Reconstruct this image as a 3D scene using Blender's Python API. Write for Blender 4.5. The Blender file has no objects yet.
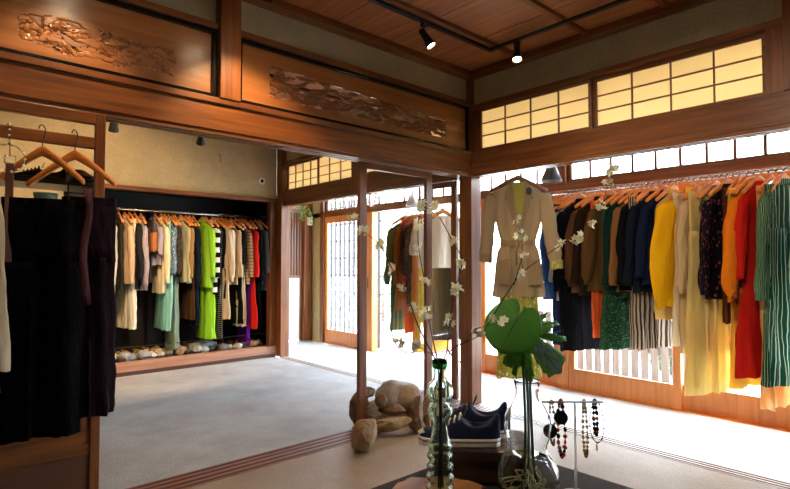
import bpy, bmesh, math, random
from mathutils import Vector, Matrix, noise as mnoise
PI = math.pi
random.seed(7)
scene = bpy.context.scene
COL = scene.collection

# ------------------------------------------------------------------ materials
def srgb(c):
    return tuple(pow(v, 1.0) for v in c) + (1.0,)

def new_mat(name):
    m = bpy.data.materials.new(name); m.use_nodes = True
    nt = m.node_tree; nt.nodes.clear()
    out = nt.nodes.new('ShaderNodeOutputMaterial')
    return m, nt, out

def principled(nt, col=(.5,.5,.5), rough=.5, metal=0, spec=.5):
    p = nt.nodes.new('ShaderNodeBsdfPrincipled')
    p.inputs['Base Color'].default_value = srgb(col)
    p.inputs['Roughness'].default_value = rough
    p.inputs['Metallic'].default_value = metal
    p.inputs['Specular IOR Level'].default_value = spec
    return p

def mat_plain(name, col, rough=.5, metal=0, spec=.5, bump=0, bscale=60):
    m, nt, out = new_mat(name)
    p = principled(nt, col, rough, metal, spec)
    tc = nt.nodes.new('ShaderNodeTexCoord'); n = nt.nodes.new('ShaderNodeTexNoise')
    n.inputs['Scale'].default_value = bscale; nt.links.new(tc.outputs['Object'], n.inputs['Vector'])
    mx = nt.nodes.new('ShaderNodeMixRGB'); mx.inputs[0].default_value = 1
    mx.blend_type = 'MULTIPLY'; mx.inputs[1].default_value = srgb(col)
    cr = nt.nodes.new('ShaderNodeValToRGB'); cr.color_ramp.elements[0].color = (.85,.85,.85,1); cr.color_ramp.elements[1].color = (1.1,1.1,1.1,1)
    nt.links.new(n.outputs['Fac'], cr.inputs[0]); nt.links.new(cr.outputs[0], mx.inputs[2])
    nt.links.new(mx.outputs[0], p.inputs['Base Color'])
    if bump:
        b = nt.nodes.new('ShaderNodeBump'); b.inputs['Strength'].default_value = bump; b.inputs['Distance'].default_value = .01
        nt.links.new(n.outputs['Fac'], b.inputs['Height']); nt.links.new(b.outputs[0], p.inputs['Normal'])
    nt.links.new(p.outputs[0], out.inputs[0])
    return m

def mat_wood(name, c1, c2, axis='z', rough=.35, scale=1.0):
    m, nt, out = new_mat(name)
    p = principled(nt, c1, rough, 0, .5)
    tc = nt.nodes.new('ShaderNodeTexCoord'); mp = nt.nodes.new('ShaderNodeMapping')
    s = {'x':(1.2,22,22),'y':(22,1.2,22),'z':(22,22,1.2)}[axis]
    mp.inputs['Scale'].default_value = tuple(v*scale for v in s)
    nt.links.new(tc.outputs['Object'], mp.inputs['Vector'])
    n = nt.nodes.new('ShaderNodeTexNoise'); n.inputs['Scale'].default_value = 1.6; n.inputs['Detail'].default_value = 6; n.inputs['Distortion'].default_value = .6
    nt.links.new(mp.outputs[0], n.inputs['Vector'])
    cr = nt.nodes.new('ShaderNodeValToRGB')
    cr.color_ramp.elements[0].position = .3; cr.color_ramp.elements[0].color = srgb(c2)
    cr.color_ramp.elements[1].position = .7; cr.color_ramp.elements[1].color = srgb(c1)
    nt.links.new(n.outputs['Fac'], cr.inputs[0]); nt.links.new(cr.outputs[0], p.inputs['Base Color'])
    b = nt.nodes.new('ShaderNodeBump'); b.inputs['Strength'].default_value = .12; b.inputs['Distance'].default_value = .004
    nt.links.new(n.outputs['Fac'], b.inputs['Height']); nt.links.new(b.outputs[0], p.inputs['Normal'])
    nt.links.new(p.outputs[0], out.inputs[0])
    return m

def mat_concrete(name, c1, c2, scale=2.5, rough=.75, bump=.25):
    m, nt, out = new_mat(name)
    p = principled(nt, c1, rough)
    tc = nt.nodes.new('ShaderNodeTexCoord')
    n = nt.nodes.new('ShaderNodeTexNoise'); n.inputs['Scale'].default_value = scale; n.inputs['Detail'].default_value = 10; n.inputs['Roughness'].default_value = .68
    n2 = nt.nodes.new('ShaderNodeTexNoise'); n2.inputs['Scale'].default_value = 90; n2.inputs['Detail'].default_value = 3
    nt.links.new(tc.outputs['Object'], n.inputs['Vector']); nt.links.new(tc.outputs['Object'], n2.inputs['Vector'])
    cr = nt.nodes.new('ShaderNodeValToRGB')
    cr.color_ramp.elements[0].position = .35; cr.color_ramp.elements[0].color = srgb(c2)
    cr.color_ramp.elements[1].position = .65; cr.color_ramp.elements[1].color = srgb(c1)
    nt.links.new(n.outputs['Fac'], cr.inputs[0])
    mx = nt.nodes.new('ShaderNodeMixRGB'); mx.blend_type = 'MULTIPLY'; mx.inputs[0].default_value = .5
    cr2 = nt.nodes.new('ShaderNodeValToRGB'); cr2.color_ramp.elements[0].position = .35; cr2.color_ramp.elements[0].color = (.6,.6,.6,1); cr2.color_ramp.elements[1].position=.6
    nt.links.new(n2.outputs['Fac'], cr2.inputs[0])
    nt.links.new(cr.outputs[0], mx.inputs[1]); nt.links.new(cr2.outputs[0], mx.inputs[2]); nt.links.new(mx.outputs[0], p.inputs['Base Color'])
    ad = nt.nodes.new('ShaderNodeMath'); ad.operation = 'ADD'
    nt.links.new(n.outputs['Fac'], ad.inputs[0]); nt.links.new(n2.outputs['Fac'], ad.inputs[1])
    b = nt.nodes.new('ShaderNodeBump'); b.inputs['Strength'].default_value = bump; b.inputs['Distance'].default_value = .01
    nt.links.new(ad.outputs[0], b.inputs['Height']); nt.links.new(b.outputs[0], p.inputs['Normal'])
    nt.links.new(p.outputs[0], out.inputs[0])
    return m

def mat_glass_pane(name, tint=(1,1,1), gloss=.08):
    m, nt, out = new_mat(name)
    t = nt.nodes.new('ShaderNodeBsdfTransparent'); t.inputs[0].default_value = srgb(tint)
    g = nt.nodes.new('ShaderNodeBsdfGlossy'); g.inputs['Roughness'].default_value = .02
    fr = nt.nodes.new('ShaderNodeFresnel'); fr.inputs[0].default_value = 1.45
    ml = nt.nodes.new('ShaderNodeMath'); ml.operation = 'MULTIPLY'; ml.inputs[1].default_value = .35
    nt.links.new(fr.outputs[0], ml.inputs[0])
    mx = nt.nodes.new('ShaderNodeMixShader'); nt.links.new(ml.outputs[0], mx.inputs[0])
    nt.links.new(t.outputs[0], mx.inputs[1]); nt.links.new(g.outputs[0], mx.inputs[2]); nt.links.new(mx.outputs[0], out.inputs[0])
    return m

def mat_translucent(name, col, tcol, fac=.6):
    m, nt, out = new_mat(name)
    d = nt.nodes.new('ShaderNodeBsdfDiffuse'); d.inputs[0].default_value = srgb(col)
    t = nt.nodes.new('ShaderNodeBsdfTranslucent'); t.inputs[0].default_value = srgb(tcol)
    mx = nt.nodes.new('ShaderNodeMixShader'); mx.inputs[0].default_value = fac
    nt.links.new(d.outputs[0], mx.inputs[1]); nt.links.new(t.outputs[0], mx.inputs[2]); nt.links.new(mx.outputs[0], out.inputs[0])
    return m

def mat_glass(name, tint, rough=0.0, ior=1.45):
    m, nt, out = new_mat(name)
    p = principled(nt, tint, rough); p.inputs['Transmission Weight'].default_value = 1; p.inputs['IOR'].default_value = ior
    nt.links.new(p.outputs[0], out.inputs[0])
    return m

def mat_emit(name, col, s):
    m, nt, out = new_mat(name)
    e = nt.nodes.new('ShaderNodeEmission'); e.inputs[0].default_value = srgb(col); e.inputs[1].default_value = s
    nt.links.new(e.outputs[0], out.inputs[0]); return m

_fab = {}
def fabric(col, pattern='plain', col2=(0,0,0), freq=20, trans=.38, gloss=0):
    """cloth; patterns run on the UV map: u round the cloth in metres, v down the cloth in metres"""
    key = (col, pattern, col2, freq, trans, gloss)
    if key in _fab: return _fab[key]
    m, nt, out = new_mat('cloth_%d' % len(_fab))
    d = principled(nt, col, .85 if not gloss else .35, 0, .05 if not gloss else .5)
    t = nt.nodes.new('ShaderNodeBsdfTranslucent')
    uv = nt.nodes.new('ShaderNodeUVMap'); tc = nt.nodes.new('ShaderNodeTexCoord')
    sep = nt.nodes.new('ShaderNodeSeparateXYZ'); nt.links.new(uv.outputs[0], sep.inputs[0])
    def stripe(sock, f, duty):
        a = nt.nodes.new('ShaderNodeMath'); a.operation = 'MULTIPLY'; a.inputs[1].default_value = f; nt.links.new(sock, a.inputs[0])
        b = nt.nodes.new('ShaderNodeMath'); b.operation = 'FRACT'; nt.links.new(a.outputs[0], b.inputs[0])
        c = nt.nodes.new('ShaderNodeMath'); c.operation = 'LESS_THAN'; c.inputs[1].default_value = duty; nt.links.new(b.outputs[0], c.inputs[0])
        return c.outputs[0]
    fac = None
    if pattern == 'vstripe': fac = stripe(sep.outputs[0], freq, .18)
    elif pattern == 'vstripe_wide': fac = stripe(sep.outputs[0], freq, .5)
    elif pattern == 'hstripe': fac = stripe(sep.outputs[1], freq, .5)
    elif pattern == 'plaid':
        a = stripe(sep.outputs[0], freq, .35); b = stripe(sep.outputs[1], freq, .35)
        mm = nt.nodes.new('ShaderNodeMath'); mm.operation = 'ADD'; nt.links.new(a, mm.inputs[0]); nt.links.new(b, mm.inputs[1])
        m2 = nt.nodes.new('ShaderNodeMath'); m2.operation = 'MULTIPLY'; m2.inputs[1].default_value = .5; nt.links.new(mm.outputs[0], m2.inputs[0]); fac = m2.outputs[0]
    elif pattern in ('floral', 'dots', 'lace'):
        v = nt.nodes.new('ShaderNodeTexVoronoi'); v.inputs['Scale'].default_value = freq; nt.links.new(uv.outputs[0], v.inputs['Vector'])
        if pattern == 'dots': v.inputs['Randomness'].default_value = 0
        c = nt.nodes.new('ShaderNodeMath'); c.operation = 'LESS_THAN'; c.inputs[1].default_value = {'floral':.28,'dots':.22,'lace':.35}[pattern]
        nt.links.new(v.outputs['Distance'], c.inputs[0]); fac = c.outputs[0]
    n = nt.nodes.new('ShaderNodeTexNoise'); n.inputs['Scale'].default_value = 14; n.inputs['Detail'].default_value = 4
    nt.links.new(tc.outputs['Object'], n.inputs['Vector'])
    if fac is not None:
        mx = nt.nodes.new('ShaderNodeMixRGB'); mx.inputs[1].default_value = srgb(col); mx.inputs[2].default_value = srgb(col2)
        nt.links.new(fac, mx.inputs[0]); nt.links.new(mx.outputs[0], d.inputs['Base Color']); nt.links.new(mx.outputs[0], t.inputs[0])
    else:
        d.inputs['Base Color'].default_value = srgb(col); t.inputs[0].default_value = srgb(col)
    mpz = nt.nodes.new('ShaderNodeMapping'); mpz.inputs['Scale'].default_value = (1.6,1.6,.45); nt.links.new(tc.outputs['Object'], mpz.inputs['Vector']); nt.links.new(mpz.outputs[0], n.inputs['Vector'])
    b = nt.nodes.new('ShaderNodeBump'); b.inputs['Strength'].default_value = .6; b.inputs['Distance'].default_value = .03
    nt.links.new(n.outputs['Fac'], b.inputs['Height']); nt.links.new(b.outputs[0], d.inputs['Normal'])
    ms = nt.nodes.new('ShaderNodeMixShader'); ms.inputs[0].default_value = trans
    nt.links.new(d.outputs[0], ms.inputs[1]); nt.links.new(t.outputs[0], ms.inputs[2]); nt.links.new(ms.outputs[0], out.inputs[0])
    _fab[key] = m
    return m

RW1, RW2 = (.25,.084,.020), (.105,.031,.009)      # red-brown aged timber
M = dict(
    wood_x=mat_wood('timber_x', RW1, RW2, 'x'), wood_y=mat_wood('timber_y', RW1, RW2, 'y'), wood_z=mat_wood('timber_z', RW1, RW2, 'z'),
    carve=mat_wood('carved_board', (.42,.17,.055), (.24,.085,.025), 'x', .3, .6),
    relief=mat_wood('carved_relief', (.30,.11,.035), (.17,.06,.02), 'x', .4, .8),  # same wood as the board, darkened to put shaded contrast into the carving
    door_y=mat_wood('sash_wood_y', (.72,.28,.08), (.54,.19,.05), 'y', .45), door_z=mat_wood('sash_wood_z', (.72,.28,.08), (.54,.19,.05), 'z', .45),
    lacquer=mat_plain('black_lacquer', (.006,.006,.007), .15),
    ceil=mat_wood('ceiling_boards', (.48,.18,.06), (.28,.09,.03), 'y', .45, .7),
    plaster=mat_concrete('plaster', (.50,.40,.22), (.43,.34,.18), 5, .9, .1),
    plaster_dark=mat_concrete('plaster_olive', (.46,.39,.25), (.39,.33,.21), 5, .9, .1),
    concrete=mat_concrete('floor_concrete', (.38,.387,.395), (.26,.258,.255), 2.2, .62, .45),
    concrete_front=mat_concrete('floor_concrete_front', (.31,.25,.19), (.22,.17,.125), 1.6, .55, .25),  # same concrete as the back room, its warmer indoor light put into the colour
    engawa=mat_concrete('engawa_floor', (.50,.53,.54), (.43,.46,.47), 1.5, .5, .08),
    track_l=mat_plain('track_pale', (.55,.50,.46), .5), dark_line=mat_plain('track_groove', (.06,.02,.015), .6),
    track_d=mat_wood('track_dark', (.28,.12,.08), (.14,.05,.03), 'x', .5),
    sill=mat_wood('sill_red', (.42,.22,.14), (.28,.13,.08), 'x', .5),
    black=mat_plain('black_panel', (.008,.008,.009), .7), metal_black=mat_plain('black_metal', (.012,.012,.013), .35, .3),
    chrome=mat_plain('steel', (.6,.6,.6), .25, 1), glass=mat_glass_pane('window_glass'),
    paper=mat_translucent('shoji_paper', (.72,.60,.38), (.88,.70,.42), .60), lattice=mat_plain('lattice_dark', (.10,.035,.015), .5),
    hanger=mat_wood('hanger_wood', (.74,.27,.05), (.56,.18,.035), 'x', .7), lamp=mat_emit('lamp_glow', (1,.78,.5), 30),
    white=mat_plain('white_paint', (.8,.8,.77), .5), gravel_out=mat_concrete('garden_gravel', (.7,.69,.66), (.5,.5,.47), 8, .9, .4),
)

# ------------------------------------------------------------------ mesh helper
class MB:
    def __init__(s): s.v = []; s.f = []; s.uv = {}
    def box(s, x0, x1, y0, y1, z0, z1):
        n = len(s.v)
        s.v += [(x0,y0,z0),(x1,y0,z0),(x1,y1,z0),(x0,y1,z0),(x0,y0,z1),(x1,y0,z1),(x1,y1,z1),(x0,y1,z1)]
        s.f += [tuple(n+i for i in q) for q in ((0,3,2,1),(4,5,6,7),(0,1,5,4),(1,2,6,5),(2,3,7,6),(3,0,4,7))]
        return s
    def loft(s, rings, caps=(True, True), closed=True, uvs=False):
        n0 = len(s.v); N = len(rings[0]); s.ringn = N
        for r in rings: s.v += [tuple(p) for p in r]
        for i in range(len(rings)-1):
            for j in range(N if closed else N-1):
                k = (j+1) % N
                s.f.append((n0+i*N+j, n0+i*N+k, n0+(i+1)*N+k, n0+(i+1)*N+j))
        if caps[0]: s.f.append(tuple(n0+j for j in reversed(range(N))))
        if caps[1]: s.f.append(tuple(n0+(len(rings)-1)*N+j for j in range(N)))
        return s
    def tube(s, pts, r, n=8, caps=True):
        pts = [Vector(p) for p in pts]; rings = []
        rr = r if isinstance(r, (list, tuple)) else [r]*len(pts)
        up = None
        for i, p in enumerate(pts):
            t = (pts[min(i+1, len(pts)-1)] - pts[max(i-1, 0)])
            if t.length < 1e-9: t = Vector((0,0,1))
            t.normalize()
            if up is None:
                up = Vector((0,0,1)) if abs(t.z) < .9 else Vector((1,0,0))
            a = t.cross(up)
            if a.length < 1e-6: a = t.orthogonal()
            a.normalize(); b = t.cross(a).normalized(); up = b.cross(t) if False else -b if False else up
            rings.append([p + a*(math.cos(2*PI*k/n)*rr[i]) + b*(math.sin(2*PI*k/n)*rr[i]) for k in range(n)])
        return s.loft(rings, (caps, caps))
    def lathe(s, prof, c=(0,0,0), n=24):
        rings = [[(c[0]+r*math.cos(2*PI*k/n), c[1]+r*math.sin(2*PI*k/n), c[2]+z) for k in range(n)] for r, z in prof]
        return s.loft(rings, (prof[0][0] > 1e-5, prof[-1][0] > 1e-5))
    def blob(s, c, r, seed=0, rough=.25, sub=3, ang=0, flat=0):
        bm = bmesh.new(); bmesh.ops.create_icosphere(bm, subdivisions=sub, radius=1)
        n = len(s.v); ca, sa = math.cos(ang), math.sin(ang)
        rnd = random.Random(seed)
        planes = [(Vector((rnd.gauss(0,1), rnd.gauss(0,1), rnd.gauss(0,1))).normalized(), rnd.uniform(.58,.84)) for _ in range(flat)]
        for v in bm.verts:
            p = v.co.normalized()
            k = 1 + rough*mnoise.noise(p*1.3 + Vector((seed*3.1, seed*1.7, 0))) + rough*.35*mnoise.noise(p*4 + Vector((seed, 0, 5)))
            q = p*k
            for pn, d in planes:
                e = q.dot(pn) - d
                if e > 0: q = q - pn*e*.92
            x, y, z = q.x*r[0], q.y*r[1], q.z*r[2]
            s.v.append((c[0]+x*ca-y*sa, c[1]+x*sa+y*ca, c[2]+z))
        for f in bm.faces: s.f.append(tuple(n+v.index for v in f.verts))
        bm.free(); return s
    def prism(s, poly, origin, ux, uz, depth):
        """extrude a 2-D outline; ux/uz span its plane, depth is a vector"""
        o = Vector(origin); ux = Vector(ux); uz = Vector(uz); d = Vector(depth); n = len(poly)
        s.loft([[o+ux*a+uz*b for a, b in poly], [o+ux*a+uz*b+d for a, b in poly]]); return s
    def build(s, name, mat, parent=None, smooth=False, bevel=0, sub=0, origin=None):
        me = bpy.data.meshes.new(name)
        vs = s.v
        if origin is not None: vs = [(a-origin[0], b-origin[1], c-origin[2]) for a, b, c in s.v]
        me.from_pydata([tuple(v) for v in vs], [], s.f); me.update()
        bm = bmesh.new(); bm.from_mesh(me); bmesh.ops.recalc_face_normals(bm, faces=bm.faces); bm.to_mesh(me); bm.free()
        o = bpy.data.objects.new(name, me); COL.objects.link(o)
        if origin is not None: o.location = origin
        if isinstance(mat, (list, tuple)):
            for x in mat: me.materials.append(x)
        else: me.materials.append(mat)
        if smooth:
            for p in me.polygons: p.use_smooth = True
        if bevel:
            b = o.modifiers.new('bevel', 'BEVEL'); b.width = bevel; b.segments = 2; b.limit_method = 'ANGLE'
        if sub:
            b = o.modifiers.new('sub', 'SUBSURF'); b.levels = sub; b.render_levels = sub
        if parent: o.parent = parent
        return o

def thing(name, label, cat, loc=(0,0,0), rz=0, group=None):
    o = bpy.data.objects.new(name, None); COL.objects.link(o); o.location = loc; o.rotation_euler = (0,0,rz)
    o['label'] = label; o['category'] = cat
    if group: o['group'] = group
    o.empty_display_size = .05
    return o
def tag(o, label, cat, group=None):
    o['label'] = label; o['category'] = cat
    if group: o['group'] = group
    return o
def struct(o): o['kind'] = 'structure'; return o
def B(*a): return MB().box(*a)

# ------------------------------------------------------------------ setting: floors
struct(B(-1.6,3.20,-2.4,2.66,-.06,0).build('floor', M['concrete_front']))
struct(B(-1.6,3.20,2.86,5.70,-.06,0).build('floor', M['concrete']))
struct(B(3.30,4.30,-2.4,6.7,-.06,0).build('floor', M['engawa']))
# floor tracks (sill strips with grooves)
def track(name_no, x0, x1, y0, y1, along, mat, n):
    m = B(x0, x1, y0, y1, -.05, .002)
    struct(m.build('trim_%d' % name_no, mat))
    g = MB()
    for i in range(n):
        if along == 'x':
            c = y0 + (y1-y0)*(i+.5)/n; g.box(x0, x1, c-.009, c+.009, .0022, .0042)
        else:
            c = x0 + (x1-x0)*(i+.5)/n; g.box(c-.0055, c+.0055, y0, y1, .0022, .0042)
    struct(g.build('trim_%d' % (name_no+1), M['dark_line']))
track(1, -1.6, 3.20, 2.66, 2.86, 'x', M['track_d'], 4)
track(3, 3.20, 3.30, -2.4, 5.6, 'y', M['track_l'], 3)
# garden outside
struct(B(4.45,16,-8,16,-.30,-.12).build('ground', M['gravel_out']))

# ------------------------------------------------------------------ plane A: lintel, carved transoms
struct(B(-1.6,3.24,2.70,2.84,1.815,1.985).build('trim_5', M['wood_x'], bevel=.004))      # lintel
struct(B(-1.6,3.24,2.685,2.70,1.955,1.985).build('trim_6', M['wood_x'], bevel=.002))
g = MB()
for yy in (2.71,2.755,2.80): g.box(-1.6,3.24,yy,yy+.028,1.795,1.815)
struct(g.build('trim_7', M['wood_x']))
struct(B(-1.6,3.24,2.71,2.83,2.36,2.395).build('trim_8', M['wood_x'], bevel=.003))       # rail above the carvings
struct(B(-1.6,3.24,2.745,2.795,2.395,2.62).build('wall_divider', M['plaster_dark']))
struct(B(-1.6,3.24,2.66,2.745,2.575,2.62).build('trim_9', M['wood_x'], bevel=.004))      # cornice
struct(B(-1.6,3.24,2.795,2.85,2.575,2.62).build('trim_10', M['wood_x'], bevel=.004))
def post(no, x0, x1, y0, y1, z0, z1, m='wood_z'):
    return struct(B(x0,x1,y0,y1,z0,z1).build('trim_%d' % no, M[m], bevel=.004))
post(11, 1.17,1.285, 2.675,2.85, 1.985,2.62)
post(12, 3.24,3.36, 2.70,2.825, 0,2.62)                                              # corner pillar
post(13, 3.22,3.335, 5.60,5.72, 0,2.62)                                              # far corner pillar
post(14, 3.245,3.34, .56,.66, 1.985,2.62); None

def rrect(x0, x1, z0, z1, r=.03, n=4):
    P = []
    for cx, cz, a in ((x1-r,z1-r,0),(x0+r,z1-r,90),(x0+r,z0+r,180),(x1-r,z0+r,270)):
        for k in range(n+1):
            t = math.radians(a+90*k/n); P.append((cx+r*math.cos(t), cz+r*math.sin(t)))
    return P

def carved_transom(label, x0, x1, z0, z1, ox0, ox1, oz0, oz1, seed, mode):
    t = thing('carved_transom', label, 'carved panel', (0,0,0), 0, None)
    fr = MB(); w = .022
    for yy0, yy1 in ((2.715, 2.80),):
        fr.box(x0,x1,yy0,yy1,z0,z0+w); fr.box(x0,x1,yy0,yy1,z1-w,z1); fr.box(x0,x0+w,yy0,yy1,z0+w,z1-w); fr.box(x1-w,x1,yy0,yy1,z0+w,z1-w)
    fr.build('frame', M['lacquer'], t, bevel=.004)
    # board + openwork as one carved relief grid
    dx = .0052 if mode == 1 else .0065
    X0, X1, Z0, Z1 = x0+w, x1-w, z0+w, z1-w
    nx = int((X1-X0)/dx); nz = int((Z1-Z0)/dx)
    hgt = {}
    rnd = random.Random(seed)
    pads = []
    for i in range(46 if mode == 1 else 12):
        cx = rnd.uniform(ox0, ox1); cz = rnd.uniform(oz0+.015, oz1-.02)
        pads.append((cx, cz, rnd.uniform(.02,.06), rnd.uniform(.005,.012)))
    def inside(x, z):
        r = .02; 
        if not (ox0 < x < ox1 and oz0 < z < (oz1 - (.055*(x-ox0)/(ox1-ox0) if mode == 1 else 0))): return False
        if mode == 1:
            for cx, cz in ((ox0,oz1),(ox1,oz1),(ox0,oz0),(ox1,oz0)):
                if abs(x-cx) < r and abs(z-cz) < r and math.hypot(abs(x-cx)-r, abs(z-cz)-r) > r: return False
            return True
        # two cloud shaped windows
        mid = (oz0+oz1)/2
        xc = ox0 + .37*(ox1-ox0); w1 = .37*(ox1-ox0)
        a = ((x-xc)/w1)**4 + ((z-mid-.01)/(.078+.010*math.sin(x*30)))**4 < 1
        b = (ox0+.56*(ox1-ox0) < x) and oz0+.005+.02*math.sin(x*9) < z < oz1-.01
        return a or b
    def rel(x, z):
        """height of the carving at a point, None where it is cut through"""
        if not inside(x, z): return 0.0
        h = None; u = (x-ox0)/(ox1-ox0)
        for cx, cz, a, b in pads:
            zz = z-cz-.005*math.sin((x-cx)*60); q = ((x-cx)/a)**2 + (zz/b)**2*(1+.35*math.sin((x-cx)*190))
            if q < 1: h = max(h if h is not None else -1, .001+.010*math.sqrt(1-q)*(.75+.25*math.sin((x-cx)*330)))
        for k, (c0, amp, fq, wd) in enumerate(((.42,.30,7.5,.008),(.60,.22,12,.004),(.25,.15,15,.004))):
            tr = oz0 + (oz1-oz0)*(c0 + amp*math.sin(u*fq+seed+k*2) + .08*math.sin(u*31+k))
            if abs(z-tr) < wd: h = max(h if h is not None else -1, .007)
        n = mnoise.noise(Vector((x*13, z*42, seed)))
        if mode == 2:
            if h is None and abs(n) > .055: h = 0.0 if n > 0 else -.004
            elif h is not None: h *= .45
        elif h is None and n > .16: h = -.001 if n < .3 else .004
        return h
    m = MB(); idx = {}
    def vid(i, j):
        if (i, j) in idx: return idx[(i, j)]
        x = X0+(X1-X0)*i/nx; z = Z0+(Z1-Z0)*j/nz
        h = rel(x, z); h = -.002 if h is None else h
        m.v.append((x, 2.745-h, z)); idx[(i, j)] = len(m.v)-1; return idx[(i, j)]
    m2 = MB(); idx2 = {}
    for i in range(nx):
        for j in range(nz):
            x = X0+(X1-X0)*(i+.5)/nx; z = Z0+(Z1-Z0)*(j+.5)/nz
            if rel(x, z) is None: continue
            q = (vid(i,j), vid(i+1,j), vid(i+1,j+1), vid(i,j+1)); m.f.append(q)
    o = m.build('carved_board', M['carve'], t)
    s = o.modifiers.new('thick', 'SOLIDIFY'); s.thickness = .018; s.offset = 0
    o.data.materials.append(M['relief'])
    for p in o.data.polygons:
        c = p.center
        if ox0 < c.x < ox1 and oz0 < c.z < oz1 and (c.y < 2.741 or c.y > 2.747): p.material_index = 1
    return t
carved_transom('long carved wooden transom with cut-through pine scene between the post and the corner pillar', 1.29,3.235,1.99,2.355, 1.49,2.99,2.065,2.255, 3, 1)
carved_transom('carved wooden transom with cloud-shaped openings left of the short post', -.75,1.165,1.99,2.355, .30,.955,2.035,2.205, 8, 2)

# ------------------------------------------------------------------ plane B: lintel, shoji transoms
def beamB(y0, y1, n):
    struct(B(3.25,3.36,y0,y1,1.815,1.985).build('trim_%d' % n, M['wood_y'], bevel=.004))
    g = MB()
    for xx in (3.255,3.293,3.331): g.box(xx,xx+.024,y0,y1,1.795,1.815)
    struct(g.build('trim_%d' % (n+1), M['wood_y']))
beamB(-2.4,2.70,20); beamB(2.825,5.60,22)
struct(B(3.25,3.34,-2.4,2.70,2.325,2.365).build('trim_24', M['wood_y'], bevel=.003))
struct(B(3.28,3.33,-2.4,2.70,2.365,2.62).build('wall_window', M['plaster_dark']))
struct(B(3.255,3.33,.66,.737,1.985,2.325).build('trim_16', M['wood_z']))
struct(B(3.28,3.33,-2.4,.56,1.985,2.325).build('wall_window', M['plaster_dark']))
struct(B(3.20,3.28,-2.4,2.70,2.575,2.62).build('trim_25', M['wood_y'], bevel=.003))
struct(B(3.25,3.34,2.825,5.60,2.29,2.33).build('trim_26', M['wood_y'], bevel=.003))
struct(B(3.28,3.33,2.825,5.60,2.33,2.62).build('wall_window', M['plaster']))
post(27, 3.24,3.35, 4.15,4.26, 1.80,2.33)
def shoji(label, y0, y1, z0, z1, cols, xx=3.285, group=None):
    t = thing('shoji_transom', label, 'paper screen', (0,0,0), 0, group)
    w = .022; f = MB()
    f.box(xx,xx+.03,y0,y1,z0,z0+w); f.box(xx,xx+.03,y0,y1,z1-w,z1); f.box(xx,xx+.03,y0,y0+w,z0+w,z1-w); f.box(xx,xx+.03,y1-w,y1,z0+w,z1-w)
    f.build('frame', M['wood_y'], t, bevel=.002)
    l = MB()
    for i in range(1, cols):
        c = y0+w+(y1-y0-2*w)*i/cols; l.box(xx+.006,xx+.018,c-.004,c+.004,z0+w,z1-w)
    for j in (1, 2):
        c = z0+w+(z1-z0-2*w)*j/3; l.box(xx+.005,xx+.017,y0+w,y1-w,c-.004,c+.004)
    l.build('lattice', M['wood_z'], t)
    B(xx+.019,xx+.0205,y0+w,y1-w,z0+w,z1-w).build('paper', M['paper'], t)
    return t
shoji('long lit paper transom screen above the right-hand clothes rack, nearer to the camera', .737,1.70,1.987,2.324,4)
shoji('lit paper transom screen in front room just right of the corner pillar', 1.70,2.64,1.987,2.324,4, 3.262)
struct(B(3.262,3.33,2.64,2.70,1.985,2.325).build('trim_28', M['wood_z']))
shoji('small lit paper transom screen at the far corner of the back room', 4.91,5.59,1.95,2.29,4, 3.285)
shoji('lit paper transom screen of the back room beside the short wooden strut', 4.262,4.91,1.95,2.29,3, 3.262)
shoji('paper transom screen half hidden behind the carved transom near the pillar', 2.83,4.148,1.987,2.29,6, 3.285)
struct(B(3.28,3.33,4.26,5.60,1.90,1.95).build('wall_window', M['plaster']))

# ------------------------------------------------------------------ plane D: back wall with closet
YD = 5.72
struct(B(-1.6,3.22,YD,YD+.06,1.885,2.62).build('wall_back', M['plaster']))
struct(B(1.0,3.22,YD-.03,YD+.07,1.845,1.885).build('trim_30', M['wood_x'], bevel=.003))
struct(B(1.0,3.22,YD-.02,YD+.08,.035,.125).build('trim_31', M['sill'], bevel=.003))
struct(B(1.0,3.22,YD-.035,YD+.08,.0,.035).build('trim_32', M['dark_line']))
struct(B(3.14,3.22,YD,YD+.08,.125,1.845).build('trim_33', M['wood_z'], bevel=.003))
struct(B(-1.6,1.0,YD,YD+.06,0,1.885).build('wall_back', M['plaster']))
c = MB(); c.box(1.0,3.24,6.42,6.46,0,1.95); c.box(3.22,3.25,YD+.08,6.42,0,1.95); c.box(.97,1.0,YD+.06,6.46,0,1.95); c.box(1.0,3.22,YD+.06,6.42,1.90,1.93)
struct(c.build('wall_closet', M['black']))
struct(B(1.0,3.22,YD+.08,6.42,.02,.115).build('floor', M['black']))
struct(B(-1.6,3.22,YD-.04,YD,2.575,2.62).build('trim_34', M['wood_x']))

# ------------------------------------------------------------------ ceiling (planks run away from the camera, battens cross them)
m = MB(); x = -1.61
while x < 3.25:
    m.box(x+.004, min(x+.436, 3.27), -2.4, 2.74, 2.62, 2.635); x += .44
struct(m.build('ceiling', M['ceil']))
struct(B(-1.65,3.4,-2.45,6.5,2.64,2.68).build('ceiling', M['lattice']))
m = MB(); x = -1.61
while x < 3.25:
    m.box(x+.004, min(x+.436, 3.27), 2.80, 5.74, 2.62, 2.635); x += .44
struct(m.build('ceiling', M['ceil']))
no = 40
for yy in (-1.8,-1.3,-.8,-.3,.2,.7,1.2,1.70,2.22):
    struct(B(-1.6,3.25,yy-.016,yy+.016,2.592,2.62).build('trim_%d' % no, M['wood_x'], bevel=.003)); no += 1
for yy in (3.3,3.9,4.5,5.1):
    struct(B(-1.6,3.24,yy-.016,yy+.016,2.592,2.62).build('trim_%d' % no, M['wood_x'], bevel=.003)); no += 1
# walls behind / beside the camera and the left side of both rooms
struct(B(-1.66,-1.6,-2.4,6.0,-.06,2.64).build('wall_left', M['plaster_dark']))
struct(B(-1.66,4.4,-2.46,-2.4,-.06,2.64).build('wall_rear', M['plaster_dark']))

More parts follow.
